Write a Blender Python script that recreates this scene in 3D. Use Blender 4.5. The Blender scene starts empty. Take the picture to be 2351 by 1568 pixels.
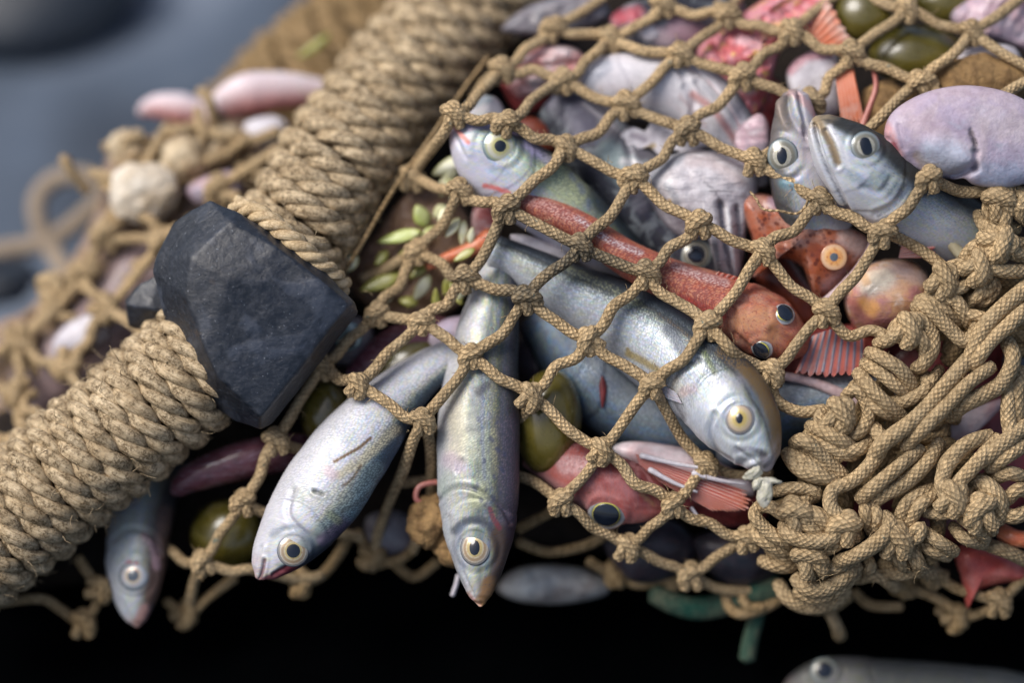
import bpy, bmesh, math, random
import numpy as np
from mathutils import Matrix, Vector

C = bpy.context.scene
COL = C.collection
rng = np.random.default_rng(7)
random.seed(7)

# ------------------------------------------------------------------ camera, light, exposure
S = 0.0002                     # one layout unit = 0.2 mm
DIST = 1.11                    # camera to focus plane
PITCH = math.radians(48)
FOCUS = Vector((0, 0, 0.20))
AX = Vector((1, 0, 0))
AY = Vector((0, math.sin(PITCH), math.cos(PITCH)))
AZ = Vector((0, -math.cos(PITCH), math.sin(PITCH)))
RM = np.array([AX, AY, AZ])    # rows: local axes in world

cam_d = bpy.data.cameras.new('camera')
cam = bpy.data.objects.new('camera', cam_d)
COL.objects.link(cam)
cam.matrix_world = Matrix.Translation(FOCUS + AZ * DIST) @ Matrix((AX, AY, AZ)).transposed().to_4x4()
cam_d.sensor_width = 36
cam_d.lens = 36 * DIST / (2350 * S)
cam_d.clip_start = 0.02
cam_d.clip_end = 200
cam_d.dof.use_dof = True
cam_d.dof.focus_distance = DIST - 20 * S
cam_d.dof.aperture_fstop = 1.2
cam_d.dof.aperture_blades = 9
C.camera = cam

SUN_EL, SUN_ROT = math.radians(57), math.radians(-92)
world = bpy.data.worlds.new('World')
C.world = world
world.use_nodes = True
wn = world.node_tree.nodes
sky = wn.new('ShaderNodeTexSky')
sky.sky_type = 'NISHITA'
sky.sun_disc = False
sky.sun_elevation = SUN_EL
sky.sun_rotation = SUN_ROT
sky.air_density = 1.0
sky.dust_density = 5.0
sky.ozone_density = 1.0
bg = wn['Background']
bg.inputs['Strength'].default_value = 0.095
world.node_tree.links.new(sky.outputs[0], bg.inputs['Color'])

sun_d = bpy.data.lights.new('sun', 'SUN')
sun_d.energy = 1.8
sun_d.angle = math.radians(34)
sun_d.color = (1.0, 0.985, 0.96)
sun = bpy.data.objects.new('sun', sun_d)
COL.objects.link(sun)
sd = Vector((math.sin(SUN_ROT) * math.cos(SUN_EL), math.cos(SUN_ROT) * math.cos(SUN_EL), math.sin(SUN_EL)))
sun.rotation_euler = sd.to_track_quat('Z', 'Y').to_euler()
sun.location = sd * 5

C.view_settings.view_transform = 'Standard'
C.view_settings.look = 'None'
C.view_settings.gamma = 1
C.view_settings.use_curve_mapping = False
C.view_settings.exposure = 0.56

# ------------------------------------------------------------------ layout space helpers
# layout space: q = (u, v, d): u right, v down, d toward the camera, all in units of 0.2 mm at the focus plane
def W(q):
    q = np.asarray(q, float)
    u, v, d = q[..., 0], q[..., 1], q[..., 2]
    k = (DIST - d * S) / DIST
    loc = np.stack([(u - 1175) * S * k, (784 - v) * S * k, d * S], -1)
    return loc @ RM + np.array(FOCUS)

def wob(p, freq, seed, n=7):
    """smooth pseudo noise, about -1..1, p (...,k)"""
    r = np.random.default_rng(seed)
    p = np.asarray(p, float)
    out = np.zeros(p.shape[:-1])
    for i in range(n):
        k = r.normal(size=p.shape[-1]); k /= np.linalg.norm(k)
        f = freq * r.uniform(0.6, 1.6)
        out += np.sin((p @ k) * f + r.uniform(0, 6.28)) * r.uniform(.5, 1)
    return out / (n ** .5)

def catmull(P, n, closed=False):
    P = np.asarray(P, float)
    if closed:
        Q = np.vstack([P[-1], P, P[0], P[1]])
    else:
        Q = np.vstack([2 * P[0] - P[1], P, 2 * P[-1] - P[-2]])
    segs = len(Q) - 3
    out = []
    m = 24
    for i in range(segs):
        p0, p1, p2, p3 = Q[i:i + 4]
        t = np.linspace(0, 1, m, endpoint=False)[:, None]
        out.append(.5 * (2 * p1 + (p2 - p0) * t + (2 * p0 - 5 * p1 + 4 * p2 - p3) * t * t + (3 * p1 - p0 - 3 * p2 + p3) * t ** 3))
    out = np.vstack(out + [Q[-2][None]])
    d = np.r_[0, np.cumsum(np.linalg.norm(np.diff(out, axis=0), axis=1))]
    s = np.linspace(0, d[-1], n + (1 if closed else 0))
    if closed:
        s = s[:-1]
    return np.stack([np.interp(s, d, out[:, k]) for k in range(P.shape[1])], 1)

def frames(P, ref=None):
    """tangent and rotation-minimising normals of a polyline"""
    T = np.gradient(P, axis=0)
    T /= np.linalg.norm(T, axis=1)[:, None] + 1e-9
    n = np.array([0, 0, -1.]) if ref is None else np.asarray(ref, float)
    if abs(n @ T[0]) > .95:
        n = np.array([1., 0, 0])
    N = np.zeros_like(T)
    for i in range(len(T)):
        n = n - (n @ T[i]) * T[i]
        n /= np.linalg.norm(n) + 1e-9
        N[i] = n
    return T, N, np.cross(T, N)

def tube_data(P, r, ring=12, cap=True, ref=None, squash=None):
    """returns q verts, faces, attributes co1 (length/r, angle 0..1, 0), co2 (len/100, arc/100, 0)"""
    P = np.asarray(P, float)
    n = len(P)
    r = np.full(n, float(r)) if np.isscalar(r) else np.asarray(r, float)
    if cap:
        r = r.copy()
        P = np.vstack([P[:1], P, P[-1:]]); r = np.r_[r[0] * .05, r, r[-1] * .05]; n += 2
        T0 = P[2] - P[1]; T1 = P[-2] - P[-3]
        P[0] = P[1] - T0 / (np.linalg.norm(T0) + 1e-9) * r[1] * .5
        P[-1] = P[-2] + T1 / (np.linalg.norm(T1) + 1e-9) * r[-2] * .5
    T, N, B = frames(P, ref)
    a = np.linspace(0, 2 * np.pi, ring + 1)
    ca, sa = np.cos(a), np.sin(a)
    V = P[:, None] + r[:, None, None] * (ca[None, :, None] * N[:, None] + sa[None, :, None] * B[:, None])
    L = np.r_[0, np.cumsum(np.linalg.norm(np.diff(P, axis=0), axis=1))]
    rm = np.median(r)
    co1 = np.stack([np.repeat(L[:, None], ring + 1, 1) / rm, np.repeat(a[None] / (2 * np.pi), n, 0), np.zeros((n, ring + 1))], -1)
    co2 = np.stack([np.repeat(L[:, None], ring + 1, 1) / 100, a[None] * r[:, None] / 100, np.zeros((n, ring + 1))], -1)
    i = np.arange(n - 1)[:, None] * (ring + 1)
    j = np.arange(ring)[None]
    F = np.stack([i + j, i + j + 1, i + j + ring + 2, i + j + ring + 1], -1).reshape(-1, 4)
    return V.reshape(-1, 3), F, co1.reshape(-1, 3), co2.reshape(-1, 3)

class MB:
    """collects q-space pieces; build() links them as ONE mesh object"""
    def __init__(s):
        s.V, s.F, s.A, s.B, s.n = [], [], [], [], 0
    def add(s, V, F, a=None, b=None):
        V = np.asarray(V, float)
        s.V.append(V); s.F.append(np.asarray(F) + s.n); s.n += len(V)
        s.A.append(np.zeros((len(V), 3)) if a is None else a)
        s.B.append(V / 100 if b is None else b)
        return s
    def tube(s, P, r, ring=12, cap=True, ref=None, off=0):
        V, F, a, b = tube_data(P, r, ring, cap, ref)
        a[:, 2] = off
        return s.add(V, F, a, b)
    def build(s, name, mat, parent=None, origin=None, stain=False):
        V = np.vstack(s.V)
        return link_mesh(name, V, s.F, np.vstack(s.A), np.vstack(s.B), mat, parent, origin, stain)

ORIG = {}
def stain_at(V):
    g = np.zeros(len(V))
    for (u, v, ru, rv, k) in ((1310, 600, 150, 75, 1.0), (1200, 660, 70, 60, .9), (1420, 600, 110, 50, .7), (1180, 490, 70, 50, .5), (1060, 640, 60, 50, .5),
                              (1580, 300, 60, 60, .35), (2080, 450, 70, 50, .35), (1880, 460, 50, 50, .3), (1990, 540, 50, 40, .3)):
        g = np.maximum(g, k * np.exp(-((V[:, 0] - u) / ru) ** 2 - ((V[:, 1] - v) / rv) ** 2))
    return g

def line_dist(XY, pts):
    """distance of points (...,2) to a polyline"""
    pts = np.asarray(pts, float)
    if len(pts) == 1: return np.linalg.norm(XY - pts[0], axis=-1)
    out = np.full(XY.shape[:-1], 1e9)
    for a, b in zip(pts[:-1], pts[1:]):
        ab = b - a
        s = np.clip(((XY - a) @ ab) / (ab @ ab + 1e-9), 0, 1)
        out = np.minimum(out, np.linalg.norm(XY - a - s[..., None] * ab, axis=-1))
    return out

def marks(V, facing, strokes):
    """markings of the skin: strokes of pigment (points, width, colour, amount) laid one over the other"""
    XY = V[..., :2]; A = np.zeros(V.shape[:-1]); Cc = np.zeros(V.shape)
    for pts, w, c, amt in strokes:
        pts = catmull(pts, 24) if len(pts) > 2 else pts
        a = amt * np.exp(-(line_dist(XY, pts) / w) ** 4 * .7) * facing
        o = a + A * (1 - a)
        Cc = (np.array(c) * a[..., None] + Cc * (A * (1 - a))[..., None]) / (o[..., None] + 1e-6)
        A = o
    return Cc.reshape(-1, 3), A.reshape(-1)

def link_mesh(name, V, Fs, co1, co2, mat, parent=None, origin=None, stain=False, world_space=False, paint=None):
    me = bpy.data.meshes.new(name)
    P = V if world_space else W(V)
    if parent is not None:
        o0 = ORIG[parent.name]
    else:
        o0 = np.array(origin) if origin is not None else P.mean(0)
    P = P - o0
    F = [np.asarray(f) for f in (Fs if isinstance(Fs, list) else [Fs])]
    me.vertices.add(len(P))
    me.vertices.foreach_set('co', P.astype(np.float32).ravel())
    tot = sum(len(f) for f in F)
    idx = np.concatenate([f.ravel() for f in F]).astype(np.int32)
    cnt = np.concatenate([np.full(len(f), f.shape[1]) for f in F]).astype(np.int32)
    me.loops.add(len(idx)); me.loops.foreach_set('vertex_index', idx)
    me.polygons.add(tot)
    me.polygons.foreach_set('loop_start', np.r_[0, np.cumsum(cnt)[:-1]].astype(np.int32))
    me.polygons.foreach_set('use_smooth', np.ones(tot, bool))
    for nm, dat in (('co1', co1), ('co2', co2)):
        if dat is not None:
            at = me.attributes.new(nm, 'FLOAT_VECTOR', 'POINT')
            at.data.foreach_set('vector', np.asarray(dat, np.float32).ravel())
    if stain:
        at = me.attributes.new('stain', 'FLOAT', 'POINT')
        at.data.foreach_set('value', stain_at(V).astype(np.float32))
    if paint is not None:
        at = me.attributes.new('pcol', 'FLOAT_VECTOR', 'POINT'); at.data.foreach_set('vector', np.asarray(paint[0], np.float32).ravel())
        at = me.attributes.new('pamt', 'FLOAT', 'POINT'); at.data.foreach_set('value', np.asarray(paint[1], np.float32).ravel())
    me.update(calc_edges=True)
    me.validate()
    if mat: me.materials.append(mat)
    ob = bpy.data.objects.new(name, me)
    COL.objects.link(ob)
    if parent is not None:
        ob.parent = parent
        ORIG[ob.name] = o0
    else:
        ob.location = o0
        ORIG[ob.name] = o0
    return ob

def tag(o, label, cat, group=None, kind=None):
    o['label'] = label
    if cat: o['category'] = cat
    if group: o['group'] = group
    if kind: o['kind'] = kind
    return o

def thing(name, q, label, cat, group=None):
    o = bpy.data.objects.new(name, None)
    o.empty_display_size = .01
    COL.objects.link(o)
    loc = W(np.array(q, float))
    o.location = loc
    ORIG[o.name] = loc
    return tag(o, label, cat, group)

# ------------------------------------------------------------------ material helpers
class NT:
    def __init__(s, name):
        s.m = bpy.data.materials.new(name); s.m.use_nodes = True
        s.t = s.m.node_tree; s.p = s.t.nodes['Principled BSDF']
    def n(s, typ, **kw):
        x = s.t.nodes.new(typ)
        for k, v in kw.items(): setattr(x, k, v)
        return x
    def l(s, a, b): s.t.links.new(a, b); return b
    def put(s, sock, v):
        if hasattr(v, 'is_linked') or isinstance(v, bpy.types.NodeSocket): s.t.links.new(v, sock)
        else:
            if isinstance(v, tuple) and len(v) == 3 and sock.type == 'RGBA': v = v + (1,)
            sock.default_value = v
    def attr(s, nm, out='Vector'):
        x = s.n('ShaderNodeAttribute'); x.attribute_name = nm; return x.outputs[out]
    def sep(s, v):
        x = s.n('ShaderNodeSeparateXYZ'); s.put(x.inputs[0], v); return x.outputs
    def comb(s, a, b, c=0.0):
        x = s.n('ShaderNodeCombineXYZ')
        for i, v in enumerate((a, b, c)): s.put(x.inputs[i], v)
        return x.outputs[0]
    def math(s, op, a, b=None, c=None, clamp=False):
        x = s.n('ShaderNodeMath', operation=op, use_clamp=clamp); s.put(x.inputs[0], a)
        if b is not None: s.put(x.inputs[1], b)
        if c is not None: s.put(x.inputs[2], c)
        return x.outputs[0]
    def vmul(s, v, k):
        x = s.n('ShaderNodeVectorMath', operation='MULTIPLY'); s.put(x.inputs[0], v); x.inputs[1].default_value = k; return x.outputs[0]
    def noise(s, v, scale, detail=3, rough=.55, dist=0.0, out='Fac'):
        x = s.n('ShaderNodeTexNoise'); s.put(x.inputs['Vector'], v)
        x.inputs['Scale'].default_value = scale; x.inputs['Detail'].default_value = detail
        x.inputs['Roughness'].default_value = rough; x.inputs['Distortion'].default_value = dist
        return x.outputs[out]
    def vor(s, v, scale, feature='F1', out='Distance', rnd=1.0):
        x = s.n('ShaderNodeTexVoronoi', feature=feature); s.put(x.inputs['Vector'], v)
        x.inputs['Scale'].default_value = scale; x.inputs['Randomness'].default_value = rnd
        return x.outputs[out]
    def ramp(s, f, stops, mode='LINEAR'):
        x = s.n('ShaderNodeValToRGB'); s.put(x.inputs[0], f)
        e = x.color_ramp.elements; x.color_ramp.interpolation = mode
        while len(e) < len(stops): e.new(.5)
        for i, (p, c) in enumerate(stops):
            e[i].position = p
            c = (c, c, c) if not isinstance(c, tuple) else c
            e[i].color = (*c, 1)
        return x.outputs[0]
    def rng(s, f, a, b, c=0.0, d=1.0):
        x = s.n('ShaderNodeMapRange'); s.put(x.inputs[0], f)
        for i, v in enumerate((a, b, c, d)): s.put(x.inputs[i + 1], v)
        return x.outputs[0]
    def mix(s, f, a, b, mode='MIX'):
        x = s.n('ShaderNodeMix', data_type='RGBA', blend_type=mode)
        s.put(x.inputs[0], f); s.put(x.inputs[6], a); s.put(x.inputs[7], b); return x.outputs[2]
    def bump(s, h, strength, dist=.0004, normal=None):
        x = s.n('ShaderNodeBump'); s.put(x.inputs['Height'], h)
        x.inputs['Strength'].default_value = strength; x.inputs['Distance'].default_value = dist
        if normal is not None: s.t.links.new(normal, x.inputs['Normal'])
        return x.outputs[0]
    def painted(s, col, co2):
        am = s.attr('pamt', 'Fac'); n = s.noise(co2, 11, 5, .75)
        f = s.math('MULTIPLY', am, s.rng(s.math('ADD', n, s.math('MULTIPLY', am, .35)), .38, .74, .08, 1.15), clamp=True)
        return s.mix(f, col, s.attr('pcol'))
    def objco(s):
        return s.n('ShaderNodeTexCoord').outputs['Object']
    def set(s, **kw):
        for k, v in kw.items(): s.put(s.p.inputs[k.replace('_', ' ')], v)
        return s.m

def mat_cord(name, light, dark, dirt, k=8.0, cell=1.0, bs=.8):
    t = NT(name)
    x, y, z = t.sep(t.attr('co2'))
    u = t.math('MULTIPLY', x, math.pi * 100 / 15.0); v = t.math('MULTIPLY', y, math.pi * 100 / 12.5)
    a = t.math('ABSOLUTE', t.math('SINE', t.math('ADD', v, u)))
    b = t.math('ABSOLUTE', t.math('SINE', t.math('SUBTRACT', v, u)))
    br = t.math('MULTIPLY', a, b)
    oc = t.objco()
    n1 = t.noise(oc, 90, 4); n2 = t.noise(oc, 420, 5, .65); n3 = t.noise(oc, 1500, 3, .7)
    colr = t.mix(t.rng(br, .0, .34), dark, light)
    _, _, off = t.sep(t.attr('co1'))
    wn = t.n('ShaderNodeTexWhiteNoise', noise_dimensions='1D'); t.put(wn.inputs['W'], off)
    sh = t.rng(wn.outputs['Value'], 0, 1, .70, 1.12)
    colr = t.mix(1.0, colr, t.comb(sh, sh, sh), 'MULTIPLY')
    colr = t.mix(t.rng(n1, .35, .65, 0, .8), colr, t.mix(.6, light, (.26, .21, .135)))
    colr = t.mix(t.rng(n2, .46, .66, 0, .85), colr, dirt)
    fl = t.noise(oc, 230, 2)
    colr = t.mix(t.rng(fl, .735, .76, 0, .7), colr, (.05, .13, .13))
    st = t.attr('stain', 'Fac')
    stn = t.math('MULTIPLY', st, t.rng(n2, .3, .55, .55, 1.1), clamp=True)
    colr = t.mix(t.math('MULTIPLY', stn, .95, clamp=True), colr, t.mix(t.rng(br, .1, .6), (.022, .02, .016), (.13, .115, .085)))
    h = t.math('ADD', t.math('MULTIPLY', br, 1.0), t.math('MULTIPLY', n3, .8))
    bmp = t.bump(h, bs, .0007)
    return t.set(Base_Color=colr, Roughness=.85, Normal=bmp, Specular_IOR_Level=.3)

def mat_strand(name, light, mid, dirt):
    t = NT(name)
    co = t.attr('co1'); x, y, z = t.sep(co)
    fib = t.noise(t.comb(t.math('MULTIPLY', x, .55), t.math('MULTIPLY', y, 26.0), z), 1.0, 4, .65)
    oc = t.objco()
    n1 = t.noise(oc, 70, 3); n2 = t.noise(oc, 260, 5, .7); n3 = t.noise(oc, 900, 4, .7)
    c = t.mix(t.rng(fib, .3, .65), mid, light)
    c = t.mix(t.rng(n1, .4, .65, 0, .6), c, mid)
    d = t.math('MULTIPLY', t.rng(n2, .40, .58), t.rng(n3, .32, .56))
    c = t.mix(t.math('MULTIPLY', d, .9), c, dirt)
    h = t.math('ADD', fib, t.math('MULTIPLY', n3, .7))
    return t.set(Base_Color=c, Roughness=.8, Normal=t.bump(h, .8, .0006), Specular_IOR_Level=.3)

def mat_fish(name, stops, head=(.52, .52, .55), head_amt=.5, hl=.24, tint=.35, scale=.5, speck=.3, speck_c=(.03, .035, .05), metal=.35, dirt=0.0, rough=.32,
             tints=((.96, .90, 1.12), (1.10, 1.12, .68), (.66, .96, 1.12)), blotch=None, blotch_amt=.0, snout=(.35, .22, .2), snout_amt=.4, fibre=1.0):
    deep = lambda q: tuple(v * min(1, (sum(q) / 3 / .60)) ** .55 for v in q)
    if metal > .06: stops = [(a, deep(b)) for a, b in stops]
    t = NT(name)
    t1, c, _ = t.sep(t.attr('co1')); co2 = t.attr('co2')
    lo = t.noise(t.vmul(co2, (1.0, 2.0, 1)), 2.2, 3)
    fine = t.noise(t.vmul(co2, (2.0, 9.0, 1)), 5.0, 4, .7)
    c01 = t.math('ADD', t.math('MULTIPLY', c, .5), .5)
    cw = t.math('ADD', c01, t.math('ADD', t.math('MULTIPLY', t.math('SUBTRACT', lo, .5), .10), t.math('MULTIPLY', t.math('SUBTRACT', fine, .5), .07)))
    col = t.ramp(cw, stops)
    hm = t.rng(t1, hl * .75, hl * 1.15, 1, 0)
    hn = t.noise(co2, 4.5, 4, .6)
    col = t.mix(t.math('MULTIPLY', hm, t.math('MULTIPLY', t.rng(c01, .85, .45, .15, 1), t.rng(hn, .3, .7, head_amt * .5, head_amt * 1.3))), col, head)
    # pearly interference colours of the skin
    body = t.rng(c01, .2, .5, .25, 1)
    for i, tc in enumerate(tints):
        nn = t.noise(t.vmul(co2, (1.2, 3.0 + i, 1)), 2.4 + 1.7 * i, 5, .7)
        col = t.mix(t.math('MULTIPLY', body, t.rng(nn, .44 + .02 * i, .60, 0, min(1, tint * 1.9))), col, tc, 'MULTIPLY')
    if blotch is not None:
        bn = t.noise(co2, 2.6, 4, .6, .6)
        col = t.mix(t.rng(bn, .5, .62, 0, blotch_amt), col, blotch)
    col = t.painted(col, co2)
    # scales
    cx, cy, cz = t.sep(co2)
    skew = t.comb(t.math('ADD', cx, t.math('MULTIPLY', cy, .55)), cy, cz)
    vs = t.vor(t.vmul(skew, (1.25, 1.0, 1)), 17.0, rnd=.7)
    bm = t.rng(t1, hl * .8, hl * 1.1)
    sc = t.math('MULTIPLY', vs, bm)
    col = t.mix(t.math('MULTIPLY', t.rng(sc, .30, .62, 0, 1), t.rng(c01, .60, .85, .26 * scale, .85 * min(1, scale))), col, (.03, .04, .05) if metal > .06 else (.24, .035, .02), 'MIX')
    sp = t.noise(t.vmul(co2, (1.6, 2.2, 1)), 9.0, 3, .7)
    col = t.mix(t.math('MULTIPLY', t.rng(sp, .57, .68), t.math('MULTIPLY', t.rng(c01, .4, .7), speck)), col, speck_c)
    streak = t.noise(t.vmul(skew, (9.0, 3.2, 1)), 2.6, 4, .75)
    col = t.mix(t.rng(streak, .35, .7, .22 * fibre, 0), col, (.10, .11, .14))
    sn = t.rng(t1, .0, .075, snout_amt, 0)
    col = t.mix(t.math('MULTIPLY', sn, t.rng(hn, .35, .6)), col, snout)
    if dirt > 0:
        dn = t.noise(t.vmul(co2, (1.0, 3.0, 1)), 3.3, 5, .72)
        col = t.mix(t.rng(dn, .63, .70, 0, dirt), col, (.10, .065, .03))
    rg = t.rng(hn, .3, .7, rough - .02, rough + .20)
    h = t.math('ADD', t.math('MULTIPLY', sc, 1.0 * scale), t.math('ADD', t.math('MULTIPLY', fine, .25), t.math('MULTIPLY', streak, .12)))
    return t.set(Base_Color=col, Metallic=metal * .5, Roughness=rg, Normal=t.bump(h, .30, .0005), Coat_Weight=.05, Coat_Roughness=.10, Specular_IOR_Level=.16)

def mat_flesh(name, cols, scale=2.0, rough=.35, streaks=None, streak_amt=.6, dots=None, coat=.5, stretch=(1, 1, 1), bump=.5, spots=None, spot_lo=.66):
    """skin or flesh with blotches of several colours; cols = list of colours"""
    t = NT(name)
    co2 = t.attr('co2')
    n1 = t.noise(t.vmul(co2, stretch), scale, 4, .6, .5)
    k = len(cols)
    col = t.ramp(n1, [(.30 + .40 * i / max(1, k - 1), c) for i, c in enumerate(cols)])
    h = t.noise(co2, scale * 7, 4, .65)
    if streaks is not None:
        s = t.noise(t.vmul(co2, (stretch[0] * .7, stretch[1] * 6, 1)), scale * 1.3, 4, .6, .8)
        m = t.rng(s, .54, .68)
        col = t.mix(t.math('MULTIPLY', m, streak_amt), col, streaks)
        h = t.math('SUBTRACT', h, t.math('MULTIPLY', m, .8))
    if spots is not None:
        s2 = t.noise(co2, scale * 2.3, 3, .6)
        col = t.mix(t.rng(s2, spot_lo, spot_lo + .05, 0, .85), col, spots)
    if dots is not None:
        v = t.vor(co2, 7.5, rnd=1.0)
        g = t.noise(co2, 1.8, 2)
        m = t.math('MULTIPLY', t.rng(v, .44, .34), t.rng(g, .38, .55))
        col = t.mix(t.math('MULTIPLY', m, .8), col, dots)
    col = t.painted(col, co2)
    f = t.noise(co2, scale * 3, 4, .65)
    col = t.mix(t.rng(f, .35, .65, .5, 0), col, t.mix(.55, col, (.12, .06, .07)))
    return t.set(Base_Color=col, Roughness=t.rng(f, .3, .7, rough - .1, rough + .15), Normal=t.bump(h, bump, .0009), Coat_Weight=coat * .6, Coat_Roughness=.10, Specular_IOR_Level=.25)

def mat_eye(name, stops, fleck=(.3, .2, .1), fl=.3):
    t = NT(name)
    r, ang, _ = t.sep(t.attr('co1'))
    n = t.noise(t.attr('co2'), 9, 3)
    col = t.ramp(t.math('ADD', r, t.math('MULTIPLY', t.math('SUBTRACT', n, .5), .10)), stops)
    n2 = t.noise(t.attr('co2'), 5, 3)
    col = t.mix(t.math('MULTIPLY', t.rng(n2, .5, .7, 0, fl), t.rng(r, .95, .5)), col, fleck)
    return t.set(Base_Color=col, Roughness=.25, Metallic=.15, Coat_Weight=.8, Coat_Roughness=.06, Normal=t.bump(n2, .2, .0005))

def mat_simple(name, c1, c2, scale, rough=.6, bump=.5, dist=.0008, coat=0.0, detail=5, spec=.5, metal=0.0):
    t = NT(name)
    oc = t.objco()
    n = t.noise(oc, scale, detail, .62); n2 = t.noise(oc, scale * 5, 4, .6)
    col = t.mix(t.rng(n, .35, .65), c1, c2)
    h = t.math('ADD', n, t.math('MULTIPLY', n2, .4))
    return t.set(Base_Color=col, Roughness=t.rng(n2, .3, .7, rough * .8, min(1, rough * 1.2)), Normal=t.bump(h, bump, dist), Coat_Weight=coat, Coat_Roughness=.1,
                 Specular_IOR_Level=spec, Metallic=metal)
# ------------------------------------------------------------------ height map of what lies under the net
HC = 8
HM = np.full((1700 // HC + 60, 2500 // HC + 60), -1e9)
def hm_add(V):
    i = np.clip(((V[:, 1] + 160) / HC).astype(int), 0, HM.shape[0] - 1)
    j = np.clip(((V[:, 0] + 160) / HC).astype(int), 0, HM.shape[1] - 1)
    np.maximum.at(HM, (i, j), V[:, 2])
def hm_get(u, v, rad=2):
    i = ((np.asarray(v) + 160) / HC).astype(int); j = ((np.asarray(u) + 160) / HC).astype(int)
    out = np.full(np.shape(i), -1e9)
    for a in range(-rad, rad + 1):
        for b in range(-rad, rad + 1):
            if a * a + b * b <= rad * rad + 1:
                out = np.maximum(out, HM[np.clip(i + a, 0, HM.shape[0] - 1), np.clip(j + b, 0, HM.shape[1] - 1)])
    return out

def norm(v): return v / (np.linalg.norm(v, axis=-1, keepdims=True) + 1e-9)
def sstep(x, a, b):
    t = np.clip((x - a) / (b - a), 0, 1); return t * t * (3 - 2 * t)

def add_eye(parent, e, n, r, iris, pupil_mat, asp=1.0, pr=.5, h=.34, look=(0, 0), tilt=.5, slit=1.0, ang=0.0):
    n = norm(np.array(n) * (1 - tilt) + np.array([0, 0, 1.]) * tilt)
    ex = norm(np.cross(np.array([math.sin(ang), math.cos(ang), 0]), n)); ey = np.cross(n, ex)
    K, M = 14, 40
    def cap(rad, h0, base, off, asp2):
        V, A = [], []
        for k in range(K + 1):
            rho = k / K
            for m in range(M):
                a = 2 * math.pi * m / M
                z = h0 * (1 - rho ** 2.2) + base
                V.append(e + off[0] * ex + off[1] * ey + ex * rad * rho * math.cos(a) * asp2 + ey * rad * rho * math.sin(a) + n * z)
                A.append((rho, m / M, 0))
        for m in range(M):   # skirt down into the head
            a = 2 * math.pi * m / M
            V.append(e + off[0] * ex + off[1] * ey + ex * rad * .9 * math.cos(a) * asp2 + ey * rad * .9 * math.sin(a) + n * (base - .35 * rad)); A.append((1, m / M, 0))
        F = [(k * M + m, (k + 1) * M + m, (k + 1) * M + (m + 1) % M, k * M + (m + 1) % M) for k in range(K + 1) for m in range(M)]
        return np.array(V), np.array(F), np.array(A)
    V, F, A = cap(r, h * r, .02 * r, (0, 0), asp)
    eye = link_mesh('eye', V, F, A, (V - e) / 30, iris, parent)
    V, F, A = cap(r * pr, .10 * r, (h + .0) * r - .055 * r, (look[0] * r, look[1] * r), asp * slit)
    link_mesh('pupil', V, F, A, (V - e) / 30, pupil_mat, eye)
    return eye

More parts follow.
